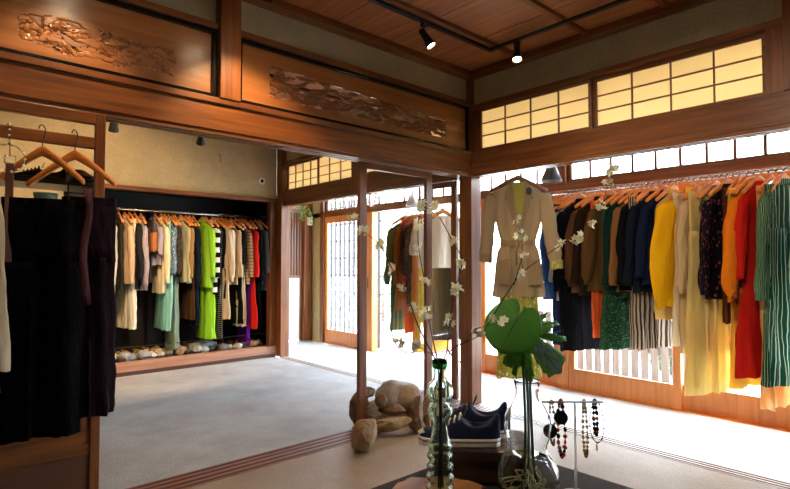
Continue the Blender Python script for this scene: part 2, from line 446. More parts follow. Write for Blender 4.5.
# ------------------------------------------------------------------ engawa shell (plane C)
XC = 4.33
struct(B(XC-.03,XC+.06,-2.4,6.7,1.765,1.835).build('trim_60', M['wood_y'], bevel=.004))      # head beam
struct(B(XC-.04,XC+.08,-2.4,6.7,2.36,2.66).build('wall_window', M['plaster']))
struct(B(3.33,XC+.9,-2.45,6.75,2.66,2.70).build('ceiling', M['ceil']))
struct(B(XC-.05,XC+.10,-2.4,6.7,-.12,.004).build('trim_61', M['door_y']))
post(62, XC-.04,XC+.05, 2.49,2.60, 0,1.765, 'door_z'); post(63, XC-.04,XC+.05, 3.56,3.64, 0,2.36); post(64, XC-.04,XC+.05, 5.20,5.28, 0,1.765,'door_z'); post(65, XC-.05,XC+.05, 6.28,6.36, 0,2.36)
post(66, XC-.04,XC+.05, -.42,-.32, 0,2.36,'door_z')
def wood_mesh_bars(m, xx, y0, y1, z0, z1, step):
    n = max(1, round((y1-y0)/step))
    for i in range(n+1):
        c = y0+(y1-y0)*i/n; m.box(xx,xx+.018,c-.011,c+.011,z0,z1)
def lattice_window(no, y0, y1):
    t = B(XC-.01,XC+.03,y0,y1,1.835,1.86); t.box(XC-.01,XC+.03,y0,y1,2.335,2.36); t.box(XC-.01,XC+.03,y0,y0+.03,1.86,2.335); t.box(XC-.01,XC+.03,y1-.03,y1,1.86,2.335)
    wood_mesh_bars(t, XC, y0+.03, y1-.03, 1.86, 2.335, .185); t.box(XC,XC+.018,y0,y1,2.04,2.058); t.box(XC,XC+.018,y0,y1,2.20,2.21)
    fr = struct(t.build('window_%d' % no, M['wood_y']))
    B(XC+.019,XC+.022,y0+.03,y1-.03,1.86,2.335).build('window_pane', M['glass'], fr)
for i, (a, b) in enumerate(((-2.4,-.42),(-.32,2.49),(2.60,3.56),(3.64,4.38),(4.44,5.20),(5.28,6.28))): lattice_window(i+1, a, b)
post(67, XC-.04,XC+.05, 4.38,4.44, 1.835,2.36); post(68, XC-.04,XC+.05, 2.49,2.60, 1.835,2.36)
def glass_door(no, y0, y1, xx, kick=.185):
    f = MB(); w = .055
    f.box(xx,xx+.03,y0,y0+w,.004,1.765); f.box(xx,xx+.03,y1-w,y1,.004,1.765)
    f.box(xx,xx+.03,y0+w,y1-w,1.675,1.765); f.box(xx+.004,xx+.026,y0+w,y1-w,.004,kick)
    fr = struct(f.build('door_%d' % no, M['door_z'], bevel=.003))
    B(xx+.013,xx+.017,y0+w,y1-w,kick,1.675).build('door_pane', M['glass'], fr)
    B(xx-.004,xx,y0+.016,y0+.034,.80,.92).build('finger_pull', M['metal_black'], fr)
glass_door(1, -.32,.70, XC-.02); glass_door(2, .66,1.62, XC+.015); glass_door(3, 1.56,2.49, XC-.02); glass_door(4, 2.60,3.50, XC+.015); glass_door(5, 5.28,6.28, XC-.02)
struct(B(XC-.03,XC+.05,-2.4,-.42,0,1.765).build('wall_window', M['plaster']))
struct(B(XC-.03,XC+.05,6.36,6.75,0,2.36).build('wall_window', M['plaster']))
# end wall of the engawa
YE = 6.62
post(70, 4.15,4.285, YE-.06,YE+.06, 0,2.66)
struct(B(3.22,4.15,YE,YE+.05,1.93,2.66).build('wall_end', M['plaster']))
struct(B(4.285,4.45,YE,YE+.05,0,2.66).build('wall_end', M['plaster']))
struct(B(3.22,3.36,YE,YE+.05,0,1.93).build('wall_end', M['plaster']))
struct(B(3.36,4.15,YE-.04,YE+.04,1.88,1.93).build('trim_71', M['wood_x']))
struct(B(3.255,3.30,YD,YE+.05,0,2.66).build('wall_end', M['plaster']))
d = MB(); d.box(3.36,3.40,YE,YE+.03,0,1.88); d.box(4.11,4.15,YE,YE+.03,0,1.88); d.box(3.40,4.11,YE,YE+.03,.90,.94); d.box(3.40,4.11,YE,YE+.03,1.84,1.88)
d.box(3.40,4.11,YE+.012,YE+.02,.94,1.84)
dd = struct(d.build('door_6', M['wood_z'], bevel=.002))
l = MB()
for i in range(1, 16): l.box(3.40+.0444*i-.006,3.40+.0444*i+.006,YE-.002,YE+.012,.94,1.84)
for z_ in (1.2,1.5): l.box(3.40,4.11,YE-.003,YE+.01,z_-.006,z_+.006)
l.build('door_lattice', M['lattice'], dd)
B(3.40,4.11,YE+.004,YE+.02,.02,.90).build('door_panel', M['white'], dd)

# ------------------------------------------------------------------ sliding glass doors between the rooms
def frame_door(label, horiz, a0, a1, c0, zt=1.792):
    t = thing('sliding_glass_door', label, 'sliding door')
    w = .062 if horiz else .058
    def bx(p0, p1, z0, z1, d0=0, d1=.03):
        return (p0,p1,c0+d0,c0+d1,z0,z1) if horiz else (c0+d0,c0+d1,p0,p1,z0,z1)
    for p in ((a0,a0+w),(a1-w,a1)): B(*bx(p[0],p[1],.004,zt)).build('stile', M['wood_z'], t, bevel=.003)
    m_ = M['wood_x'] if horiz else M['wood_y']
    B(*bx(a0+w,a1-w,zt-.045,zt)).build('top_rail', m_, t, bevel=.002); B(*bx(a0+w,a1-w,.004,.07)).build('bottom_rail', m_, t, bevel=.002)
    B(*bx(a0+w,a1-w,.07,zt-.045,.013,.017)).build('pane', M['glass'], t)
frame_door('clear glass sliding door in the dividing track behind the small pile of rocks', True, 2.175,2.865, 2.765)
frame_door('glass sliding door leaf standing in the veranda track just behind the corner pillar', False, 2.90,3.27, 3.285)

# open frame door at far left, with rail
t = thing('open_frame_door', 'open timber frame door at the left edge with hanging rail and solid wooden lower panel', 'door frame')
B(.595,.635,2.70,2.735,.004,1.795).build('stile', M['wood_z'], t, bevel=.003)
B(-.50,-.46,2.70,2.735,.004,1.795).build('stile', M['wood_z'], t, bevel=.003)
B(-.46,.595,2.70,2.735,1.745,1.795).build('top_rail', M['wood_x'], t, bevel=.003)
B(-.46,.595,2.705,2.73,1.632,1.685).build('hanging_rail', M['wood_x'], t, bevel=.003)
B(-.46,.595,2.712,2.722,.30,.60).build('panel', M['wood_x'], t); B(-.46,.595,2.705,2.73,.26,.30).build('cross_rail', M['wood_x'], t, bevel=.002)
B(-.46,.595,2.712,2.722,.004,.26).build('lower_panel', M['lattice'], t)

# ------------------------------------------------------------------ clothes
def ring(hw, ht, z, n=36, seed=0, amp=0, fx=30, ph=0, sq=2.6, cx=0, cy=0):
    R = []
    for k in range(n):
        a = 2*PI*k/n; ca, sa = math.cos(a), math.sin(a)
        x = hw*math.copysign(abs(ca)**(2/sq), ca); y = ht*math.copysign(abs(sa)**(2/sq), sa)
        y += amp*math.sin(x*fx + ph + seed) + amp*.5*math.sin(x*fx*2.3 + seed*2 + z*3)
        if amp > 0:
            f = min(1, amp/.010)
            y *= 1 + .30*f*math.sin(a*7+seed*1.3+z*2.2) + .18*f*math.sin(a*13+seed+z*5)
            x += f*.010*math.sin(a*5+seed*2+z*3.5)
        R.append((x+cx, y+cy, z))
    return R

def uvize(o, N, a=0, b=0, c=0):
    me = o.data; uvl = me.uv_layers.new(name='UVMap')
    for p in me.polygons:
        us = []
        for li in p.loop_indices:
            vi = me.loops[li].vertex_index; co = me.vertices[vi].co
            us.append((vi % N)/N if N else co.x)
        wrap = N and max(us)-min(us) > .5
        for li, u in zip(p.loop_indices, us):
            co = me.vertices[me.loops[li].vertex_index].co
            if wrap and u < .5: u += 1
            uvl.data[li].uv = (u*(.95 if N else 1), -co.z)

def cloth(m, name, mat, parent):
    sd = (len(m.v)*7 + int(1000*m.v[0][2])) % 97 + len(parent.children)*3.3
    zmin = min(p[2] for p in m.v); zmax = max(p[2] for p in m.v)
    nv = []
    for x, y, z in m.v:
        g = .5 + .5*min(1, (zmax-z)/.3)
        dx = .010*mnoise.noise(Vector((x*9, y*20, z*7+sd))) + .004*mnoise.noise(Vector((x*24, sd, z*26)))
        dy = .010*mnoise.noise(Vector((x*16+sd, y*8, z*4))) + .005*mnoise.noise(Vector((x*30, sd, z*20)))
        dz = .010*mnoise.noise(Vector((x*14, y*30, sd))) if z < zmin+.02 and zmax-zmin > .3 else 0
        nv.append((x+dx*g, y+dy*g, z+dz))
    m.v = nv
    o = m.build(name, mat, parent, smooth=True); uvize(o, m.ringn); return o

def shirt_parts(root, mat, w, L, ls, seed, ht=.03, hemf=1.0, waist=1.0, sleeve_r=.05, collar=None, puff=0, off=-.075, amp=.010, hem_amp=1.0):
    m = MB(); R = []
    zs = [(0, .05, .018), (-.014, .072, .022), (-.040, w*.27, .026), (-.066, w*.38, ht*.85), (-.092, w*.455, ht), (-.13, w*.49, ht*1.1)]
    for z, hw, t_ in zs: R.append(ring(hw, t_, z+off, seed=seed, amp=.002))
    n = 20
    for i in range(1, n+1):
        s = i/n; z = -.13 - (L-.13)*s
        hw = w*.475*(1 + (hemf*1.10-1)*s) * (1-(1-waist)*math.exp(-((s-.45)/.18)**2))
        R.append(ring(hw, ht*(1.1+.25*s), z+off, seed=seed, amp=amp*(.3+s*hem_amp), fx=26, ph=s*1.5))
    m.loft(R, (True, False)); cloth(m, 'body', mat, root)
    if ls > 0:
        for sd in (-1, 1):
            m = MB(); R = []; nn = 18; rnd = random.Random(seed*7+sd)
            sway = rnd.uniform(-.02,.02)
            for i in range(nn+1):
                s = i/nn
                z = -.085 - ls*s + off
                cx = sd*(w*.44 + .030*math.sin(min(1,s*2)*PI/2) + .045*s); cy = -.006 + sway*s
                r = sleeve_r*(1-.30*s) * (1+puff*math.sin(s*PI)**2 + puff*.8*s) * (.55 if i == 0 else 1)
                if puff and s > .93: r *= .55
                R.append(ring(r, min(r*.62,.038), z, n=18, seed=seed+i*.4, amp=.004, fx=60, cx=cx, cy=cy, sq=2))
            m.loft(R, (True, True)); cloth(m, 'sleeve', mat, root)
    if collar is not None:
        m = MB(); R = []
        for z, f in ((.0, 1.0), (.02, 1.05), (.012, 1.28), (-.012, 1.42)):
            R.append(ring(.056*f, .03*f, z+off+.006, n=24, sq=2))
        m.loft(R, (False, False)); o = cloth(m, 'collar', collar, root)

def trouser_parts(root, mat, w, L, seed, ht=.022, flare=1.0, off=-.11, legs=2):
    m = MB(); n = 20
    crotch = .28
    if legs == 1:
        R = [ring(w*.46*(1+(flare-1)*i/n), ht*(1+.4*i/n), off-L*i/n, seed=seed, amp=.004+.014*i/n, fx=34, ph=i*.1) for i in range(n+1)]
        m.loft(R, (True, False)); cloth(m, 'skirt', mat, root)
    else:
        R = [ring(w*.5, ht, off-crotch*i/4, seed=seed, amp=.003, fx=30) for i in range(5)]
        m.loft(R, (True, True)); cloth(m, 'seat', mat, root)
        for sd in (-1, 1):
            m = MB(); R = []
            for i in range(n+1):
                s = i/n; hw = w*.26*(1+(flare-1)*s)
                R.append(ring(hw, ht*(.95+.4*s), off-crotch+.02-(L-crotch+.02)*s, n=24, seed=seed+sd, amp=.003+.012*s, fx=40, cx=sd*w*.245*(1+(flare-1)*s*.95), cy=sd*.004))
            m.loft(R, (True, False)); cloth(m, 'trouser_leg', mat, root)
    m = MB(); m.loft([ring(w*(.47 if legs == 1 else .51), ht*1.06, off+.0, seed=seed, amp=.003, fx=30), ring(w*(.47 if legs == 1 else .51), ht*1.06, off-.035, seed=seed, amp=.003, fx=30)], (False, False))
    cloth(m, 'waistband', mat, root)

hanger_protos = {}
def hanger_proto(kind):
    if kind in hanger_protos: return hanger_protos[kind]
    L = {'wood':.205, 'clip':.17, 'wire':.2, 'wide':.215}[kind]
    m = MB(); R = []
    for i in range(17):
        u = -1+2*i/16; x = L*u
        z = -.050 - .092*abs(u)**1.15 + .004*math.cos(u*PI)
        h = .022-.008*abs(u) if kind != 'wire' else .004; t_ = .007+.007*(abs(u)**2) if kind != 'wire' else .004
        yb = -.012*(abs(u)**2)
        R.append([(x, yb+t_*math.cos(2*PI*k/10), z+h*math.sin(2*PI*k/10)) for k in range(10)])
    m.loft(R)
    hk = MB(); pts = [(0,0,-.045),(0,0,-.02)]
    for k in range(9):
        a = math.radians(-60+ 240*k/8); pts.append((0, .016*math.cos(a)-.0, .0+.016*math.sin(a)-.009+.005))
    hk.tube(pts, .0018, 6)
    hanger_protos[kind] = (m, hk)
    return hanger_protos[kind]
hang_mesh = {}
def hanger(label, loc, rz, group, kind='wood', mat=None, dz=0):
    t = thing('clothes_hanger', label, 'hanger', loc, rz, group)
    key = (kind, id(mat))
    if key not in hang_mesh:
        a, b = hanger_proto(kind)
        o1 = a.build('shoulder_bar', mat or M['hanger'], t, smooth=True); o2 = b.build('hook', M['chrome'], t, smooth=True)
        hang_mesh[key] = (o1, o2)
    else:
        for src in hang_mesh[key]:
            c = src.copy(); COL.objects.link(c); c.parent = t
    return t

Zr = 1.69
def garment(kind, loc, rz, mat, w, L, seed, label, cat, group, hl, hgroup, sleeve=.5, collar=True, hm='wood', **k):
    nm = {'shirt':'shirt','coat':'coat','dress':'dress','trousers':'trousers','skirt':'skirt','top':'top','vest':'vest','cardigan':'cardigan','jacket':'jacket','blouse':'blouse'}[kind]
    r = thing(nm, label, cat, loc, rz, group)
    off = -.092
    if kind in ('trousers','skirt'):
        for q in ('hemf','waist','puff','sleeve_r'): k.pop(q, None)
        trouser_parts(r, mat, w, L-.11, seed, legs=1 if kind == 'skirt' else 2, **k)
        hanger('hanger holding the ' + hl, loc, rz, hgroup, 'clip' if hm == 'wood' else hm)
    else:
        for q in ('flare','legs'): k.pop(q, None)
        if kind in ('vest',): sleeve = 0
        shirt_parts(r, mat, w, L+off, sleeve, seed, collar=(mat if collar else None), off=off, **k)
        hanger('hanger holding the ' + hl, loc, rz, hgroup, hm)
    return r

F = fabric
GR = 'clothes on the long veranda rack'; HR = 'wooden hangers on the long veranda rack'
# y on the rail, hem height, kind, cloth, width, sleeve, label, short
RX = 3.93
right = [
 (2.345,.82,'shirt',F((.05,.12,.28)),.44,.55,'blue denim shirt half covered by the belted beige jacket','blue denim shirt beside the beige jacket'),
 (2.305,.47,'trousers',F((.02,.03,.10)),.36,0,'dark navy trousers hanging low beside the beige jacket','navy trousers beside the beige jacket'),
 (2.262,.82,'shirt',F((.42,.43,.50)),.44,.55,'pale grey-lavender shirt right of the blue denim shirt','pale grey shirt'),
 (2.205,.43,'coat',F((.010,.010,.014)),.45,.62,'long black coat with low hem, right of the pale grey shirt','long black coat'),
 (2.10,.885,'shirt',F((.13,.05,.022)),.44,.58,'reddish-brown blouse with full sleeve, right of the long black coat','reddish-brown blouse'),
 (2.045,.87,'blouse',F((.03,.018,.010)),.44,.55,'dark chocolate blouse between reddish-brown and olive-brown shirts','dark chocolate blouse'),
 (1.992,.555,'trousers',F((.85,.16,.04)),.38,0,'bright orange trousers hanging below the brown shirts','bright orange trousers'),
 (1.945,.905,'shirt',F((.13,.068,.022)),.44,.56,'olive-brown shirt with gathered cuff above the orange trousers','olive-brown shirt'),
 (1.868,.485,'dress',F((.018,.07,.035),'lace',(.10,.20,.10),75),.42,0,'long green lace dress with pale pattern','green lace dress'),
 (1.815,.895,'top',F((.008,.035,.028)),.43,.56,'very dark green top left of the tan shirt','very dark green top'),
 (1.762,.905,'shirt',F((.26,.12,.042)),.43,.56,'tan shirt between dark green top and black jacket','tan shirt'),
 (1.715,.915,'jacket',F((.008,.008,.010)),.44,.55,'black jacket directly right of the tan shirt','black jacket by the tan shirt'),
 (1.685,.505,'trousers',F((.50,.42,.33),'vstripe_wide',(.05,.035,.03),26),.40,0,'wide trousers with brown and cream stripes','striped brown and cream trousers'),
 (1.635,.905,'jacket',F((.010,.015,.026)),.45,.56,'blue-black jacket second from the yellow shirt','blue-black jacket'),
 (1.56,.96,'shirt',F((.012,.020,.055)),.43,.5,'dark blue shirt with visible blue collar near the yellow shirt','dark blue shirt'),
 (1.512,.73,'vest',F((.62,.40,.13)),.40,0,'ochre sleeveless top peeking out left of the yellow shirt','ochre sleeveless top'),
 (1.472,.83,'shirt',F((.92,.55,.012),trans=.4),.50,.70,'bright yellow shirt with wide drooping sleeve','bright yellow shirt'),
 (1.395,.565,'skirt',F((.86,.78,.58),trans=.55),.40,0,'sheer cream skirt hanging below the yellow shirt','sheer cream skirt'),
 (1.322,.52,'coat',F((.66,.50,.27),trans=.4),.42,.60,'long pale cream coat right of the yellow shirt','long pale cream coat'),
 (1.285,.265,'trousers',F((.86,.68,.27),trans=.5),.44,0,'long wide pale yellow trousers reaching nearly to the floor','long pale yellow trousers'),
 (1.245,.88,'vest',F((.42,.26,.10),'hstripe',(.10,.09,.07),6),.38,0,'beige camisole with dark grey band','beige banded camisole'),
 (1.170,.88,'blouse',F((.012,.010,.018),'floral',(.35,.06,.05),26),.44,.60,'black blouse embroidered with small red flowers, before the rust coat','black embroidered blouse'),
 (1.112,.735,'trousers',F((.12,.035,.015)),.36,0,'dark brown trousers beneath the embroidered blouse','dark brown trousers'),
 (1.080,.345,'skirt',F((.95,.62,.10),trans=.6),.36,0,'glowing golden yellow skirt behind the rust coat','golden yellow skirt'),
 (1.048,.77,'coat',F((.42,.11,.022)),.42,.62,'rust brown coat left of the orange shirt','rust brown coat'),
 (.998,.905,'shirt',F((.90,.25,.015),trans=.35),.44,.64,'orange shirt with rolled cuff next to the red dress','orange shirt'),
 (.965,.42,'dress',F((.62,.02,.012),trans=.3),.42,.5,'long red dress behind the orange shirt','red dress'),
 (.900,.24,'trousers',F((.95,.58,.24),'floral',(.95,.75,.45),9,.6),.34,0,'pale orange patterned trousers hanging lowest at the right end','pale orange patterned trousers'),
 (.870,.90,'shirt',F((.010,.085,.042),'vstripe',(.55,.68,.42),34,.2),.46,.62,'dark green shirt with pale stripes at the right end','striped green shirt'),
 (.835,.39,'trousers',F((.008,.075,.040),'vstripe',(.50,.62,.42),34,.2),.40,0,'dark green trousers with pale stripes under the striped shirt','striped green trousers'),
 (.665,.90,'shirt',F((.035,.045,.04)),.44,.6,'dark grey shirt cut off by the right edge of the photo','dark grey shirt'),
]
for i, (y, hz, kind, mt, w, sl, lab, sh) in enumerate(right):
    rz = -.28 + random.Random(i).uniform(-.07,.07); y -= .065 if y > 1.0 else .03
    kw = {}
    if kind in ('shirt','coat','blouse','jacket'): kw = dict(ht=.023)
    if 'yellow shirt' in sh: kw = dict(ht=.028, sleeve_r=.08, puff=.2); pass
    if kind == 'dress': kw = dict(ht=.022, hemf=1.15, waist=.85)
    if 'brown blouse' in sh or 'olive' in sh or sh == 'orange shirt': kw = dict(ht=.022, puff=.35)
    if sh == 'striped green shirt' : rz = -.28
    if i >= 28: kw = dict(kw)
    if 'green trousers' in sh or 'long pale' in sh: kw = dict(flare=1.22)
    if kind == 'skirt': kw = dict(flare=1.2)
    if 'yellow shirt' in sh: y -= .085; rz = -.42
    if sh == 'striped green shirt': y -= .03
    garment(kind, (RX + random.Random(i+50).uniform(-.012,.012), y, Zr), rz, mt, w, Zr-hz, i*1.7, lab, kind, GR, sh, HR, sleeve=sl, **kw)

# rails
def rail(label, p0, p1, r, wires, top):
    t = thing('clothes_rail', label, 'rail')
    MB().tube([p0, p1], r, 12).build('rod', M['chrome'], t, smooth=True)
    for w in wires: MB().tube([(w[0], w[1], p0[2]), (w[0], w[1], top)], .003, 6).build('hanging_wire', M['metal_black'], t)
    return t
rl = rail('long steel clothes rail on the veranda wrapped in dark cord', (RX,.45,Zr-.005),(RX,2.52,Zr-.005),.008,((RX,.50),(RX,2.50)),2.66)
pts = []; nturn = 52
for k in range(nturn*8+1):
    a = 2*PI*k/8; pts.append((RX+.013*math.cos(a), .47+2.03*k/(nturn*8), Zr-.005+.013*math.sin(a)))
MB().tube(pts, .003, 5).build('wrapped_cord', M['metal_black'], rl, smooth=True)

# second rack (back-room part of the veranda)
GE = 'clothes on the short veranda rack'; HE = 'hangers on the short veranda rack'
rail('short steel clothes rail on the veranda seen through the sliding glass door', (RX,3.55,1.66),(RX,4.30,1.66),.008,((RX,3.58),(RX,4.27)),2.66)
eng = [
 (4.185,.40,'coat',F((.012,.10,.055),'vstripe',(.30,.45,.30),30,.15),.44,.6,'long green striped coat at the left end of the short veranda rack','long green striped coat'),
 (4.075,.62,'shirt',F((.42,.14,.03)),.43,.6,'rust shirt between the green coat and black dress behind the glass door','rust shirt on the short rack'),
 (4.015,.39,'skirt',F((.75,.04,.02),trans=.4),.40,0,'red skirt showing below the rust shirt behind the glass door','red skirt on the short rack'),
 (3.945,.69,'dress',F((.012,.010,.018),'floral',(.20,.05,.09),24),.42,.5,'black flowered dress on the short veranda rack','black flowered dress'),
 (3.865,.30,'trousers',F((.92,.35,.05),trans=.5),.38,0,'orange trousers on the short veranda rack','orange trousers on the short rack'),
 (3.785,.22,'dress',F((.85,.62,.12),trans=.5),.40,0,'long yellow dress at the right end of the short veranda rack','long yellow dress'),
]
for i, (y, hz, kind, mt, w, sl, lab, sh) in enumerate(eng):
    garment(kind, (RX, y, 1.665), random.Random(i+9).uniform(-.15,.1), mt, w, 1.665-hz, i*2.3+4, lab, kind, GE, sh, HE, sleeve=sl, **({'ht':.024} if kind not in ('skirt','trousers') else {}))
ang = math.atan2(-3.5,-3.7)+PI/2
garment('top', (3.80,3.52,1.665), ang+.25, F((.85,.80,.66),trans=.35), .46, .60, 31, 'cream short-sleeved top hanging above a black leather skirt', 'top', GE, 'cream top', HE, sleeve=.30, collar=False, sleeve_r=.08, ht=.04)
garment('skirt', (3.84,3.56,1.665), ang+.25, F((.006,.007,.004),trans=0), .37, 1.30, 33, 'glossy black leather skirt hanging below the cream top', 'skirt', GE, 'black leather skirt', HE, ht=.03, flare=1.02)
bpy.context.view_layer.update()

# ------------------------------------------------------------------ closet rack
GC = 'clothes on the closet rack'; HC = 'wooden hangers on the closet rack'
CY_ = 5.98; ZC = 1.675
t = rail('steel clothes rail across the black closet', (1.02,CY_,ZC-.005),(3.19,CY_,ZC-.005),.009,(),0)
for xx in (3.195,1.03):
    MB().lathe([(.022,-.02),(.022,.02)], (xx,CY_,ZC-.005), 12).build('end_socket', M['metal_black'], t)
closet = [
 (1.470,.40,'cardigan',F((.62,.58,.48)),.36,.6,'long ivory cardigan at the left end of the closet rack','long ivory cardigan'),
 (1.535,.84,'vest',F((.03,.03,.028)),.36,0,'black sleeveless top beside the ivory cardigan in the closet','black sleeveless top by the ivory cardigan'),
 (1.600,.90,'jacket',F((.62,.46,.32)),.40,.6,'pinkish beige jacket on the closet rack','pinkish beige jacket'),
 (1.640,.44,'trousers',F((.80,.74,.62)),.34,0,'off-white trousers below the pinkish beige jacket','off-white trousers'),
 (1.690,.84,'top',F((.02,.02,.025)),.38,.55,'black top between beige jacket and mauve blouse','black top by the mauve blouse'),
 (1.755,.83,'blouse',F((.34,.28,.32),'lace',(.5,.45,.48),40),.40,.62,'mauve-grey lace blouse in the closet','mauve-grey lace blouse'),
 (1.900,1.09,'top',F((.35,.32,.40)),.38,.3,'short lavender-grey top behind the woven bag','lavender-grey top'),
 (1.955,.79,'cardigan',F((.76,.68,.50)),.36,.6,'cream knitted cardigan with long sleeve over the aqua skirt','cream knitted cardigan'),
 (1.995,.40,'skirt',F((.28,.60,.54)),.42,0,'pale aqua skirt on the closet rack','pale aqua skirt'),
 (2.040,.98,'blouse',F((.10,.20,.36),'lace',(.65,.72,.75),34),.38,.5,'blue and white patterned blouse above the aqua skirt','blue and white blouse'),
 (2.085,.19,'trousers',F((.24,.32,.24)),.30,0,'grey-green trousers hanging almost to the closet stones','grey-green trousers'),
 (2.110,.96,'blouse',F((.035,.03,.02),'floral',(.25,.18,.10),30),.38,.5,'dark flowered blouse between blue blouse and sage cardigan','dark flowered blouse'),
 (2.170,.90,'cardigan',F((.52,.52,.38)),.38,.6,'pale sage cardigan on the closet rack','pale sage cardigan'),
 (2.225,.93,'shirt',F((.34,.20,.07)),.38,.55,'mustard-brown shirt left of the navy coat in the closet','mustard-brown shirt'),
 (2.262,.49,'trousers',F((.08,.04,.02)),.32,0,'dark brown trousers hanging below the mustard-brown shirt','dark brown trousers in the closet'),
 (2.318,.42,'coat',F((.010,.014,.03)),.38,.6,'long black-navy coat left of the lime tunic','long black-navy coat'),
 (2.455,.26,'trousers',F((.38,.78,.06),trans=.4),.32,0,'lime green trousers below the lime tunic','lime green trousers'),
 (2.420,.84,'shirt',F((.36,.72,.06),trans=.4),.44,.55,'lime green tunic on the closet rack','lime green tunic'),
 (2.525,.76,'top',F((.85,.85,.82),'hstripe',(.008,.008,.008),9),.40,.55,'top with broad black and white bands','black and white banded top'),
 (2.560,.25,'dress',F((.008,.008,.010),'dots',(.6,.6,.6),45),.36,0,'black dress with small white dots below the banded top','black dotted dress'),
 (2.610,.70,'vest',F((.015,.015,.018)),.36,0,'black vest between banded top and beige long cardigan','black vest in the closet'),
 (2.640,.47,'cardigan',F((.66,.54,.38)),.36,.6,'long beige cardigan right of the banded top','long beige cardigan'),
 (2.705,.86,'blouse',F((.78,.62,.44)),.38,.55,'peach-cream blouse in the closet','peach-cream blouse'),
 (2.765,.86,'shirt',F((.62,.46,.28)),.38,.55,'sandy beige shirt right of the peach-cream blouse','sandy beige shirt'),
 (2.825,.40,'dress',F((.010,.010,.010)),.36,.4,'black dress behind the ivory trousers in the closet','black dress by the ivory trousers'),
 (2.862,.37,'trousers',F((.74,.66,.48)),.32,0,'long ivory trousers left of the plaid shirt','long ivory trousers'),
 (2.905,.86,'shirt',F((.72,.55,.32),'plaid',(.16,.05,.03),26),.38,.55,'beige and brown plaid shirt in the closet','plaid shirt'),
 (2.945,.15,'dress',F((.14,.015,.30)),.32,0,'purple dress reaching down to the closet stones','purple dress'),
 (3.005,.345,'dress',F((.72,.03,.02)),.40,.55,'long bright red dress near the right end of the closet rack','bright red dress'),
 (3.075,.31,'jacket',F((.008,.008,.009)),.38,.6,'long black suit jacket right of the red dress','black suit jacket in the closet'),
 (3.130,.78,'top',F((.22,.28,.36)),.34,.5,'grey-blue top at the right end of the closet rack','grey-blue top'),
]
for i, (x, hz, kind, mt, w, sl, lab, sh) in enumerate(closet):
    kw = dict(ht=.022) if kind not in ('skirt','trousers') else dict(flare=1.1)
    if sh in ('pale aqua skirt',): kw = dict(flare=1.15)
    if sh == 'bright red dress': kw = dict(ht=.022, hemf=1.3, waist=.8)
    garment(kind, (x, CY_+random.Random(i).uniform(-.02,.02), ZC), PI/2+random.Random(i+3).uniform(-.18,.12), mt, w, ZC-hz, i*1.3+7, lab, kind, GC, sh, HC, sleeve=sl, **kw)
# woven bag on a ring hanger
bag = thing('woven_bag', 'small brown woven bag hanging from a metal ring in the closet', 'bag', (1.835,CY_-.14,ZC-.01), PI/2)
m = MB(); m.loft([ring(.075,.02,-.44,n=24,sq=4), ring(.085,.035,-.42,n=24,sq=4), ring(.085,.032,-.28,n=24,sq=4), ring(.078,.022,-.235,n=24,sq=4)], (True,False)); cloth(m, 'bag_body', F((.34,.13,.05),'plaid',(.18,.07,.03),120,0), bag)
MB().tube([(-.06,0,-.24),(-.05,0,-.13),(0,0,-.085),(.05,0,-.13),(.06,0,-.24)], .004, 6).build('strap', M['lattice'], bag, smooth=True)
MB().tube([(.04*math.cos(a*PI/12), 0, -.045+.04*math.sin(a*PI/12)) for a in range(25)], .003, 6).build('ring_hook', M['metal_black'], bag, smooth=True)
# hanging rope lines and stones in the closet
tag(MB().tube([(1.02,YD+.12,.27),(1.7,YD+.12,.255),(2.5,YD+.12,.26),(3.2,YD+.12,.27)],.004,6).build('rope', M['metal_black']), 'thin dark rope stretched low in front of the closet stones', 'rope')
stone_m = [mat_concrete('stone_grey', (.34,.36,.38), (.16,.17,.18), 14, .8, .5), mat_concrete('stone_dark', (.12,.12,.12), (.05,.05,.05), 14, .8, .5), mat_concrete('stone_pale', (.55,.52,.46), (.34,.31,.27), 14, .8, .5), mat_concrete('stone_brown', (.36,.22,.11), (.18,.10,.05), 10, .75, .5)]
rnd = random.Random(11)
gs = MB()
for k in range(420):
    gs.blob((rnd.uniform(1.2,3.1), rnd.uniform(6.02,6.38), .120+rnd.uniform(0,.03)+.05*max(0,math.sin(k*.7))*.5), (.018*rnd.uniform(.6,1.3),.016,.012), seed=k, sub=1, rough=.2)
o = gs.build('bark_chips', mat_concrete('bark_chip', (.62,.36,.10), (.36,.19,.05), 20, .8, .3)); o['kind'] = 'stuff'; tag(o, 'loose golden bark chips spread behind the grey stones in the closet', 'bark chips')
names = ['pale jagged', 'dark grey', 'light grey', 'brown-grey', 'slate grey']
for k in range(20):
    x = 1.30 + k*.094; s = rnd.uniform(.045,.075)
    c = rnd.choice([0,0,1,2,3,0,2])
    o = MB().blob((0,0,0), (s*1.2,s,s*.8), seed=k+40, rough=.3, flat=9, ang=rnd.uniform(0,3)).build('stone', stone_m[c]); o.location = (x, 5.86+rnd.uniform(0,.07), .115+s*.55)
    tag(o, '%s stone in the row of rocks along the closet sill' % ['angular grey','angular black','chalky pale','earthy brown'][c], 'stone', 'stones along the closet sill: %s' % ['grey','black','pale','brown'][c])
for k, (x, s, nm) in enumerate(((2.50,.10,'large flat grey-green stone under the lime trousers at the back of the closet floor'),(3.02,.085,'large flat grey stone at the right end behind the closet sill'))):
    o = MB().blob((0,0,0), (s*1.6,s*.9,s*.6), seed=k+90, rough=.25).build('stone', stone_m[0], smooth=True); o.location = (x, 6.12, .115+s*.4); tag(o, nm, 'stone')
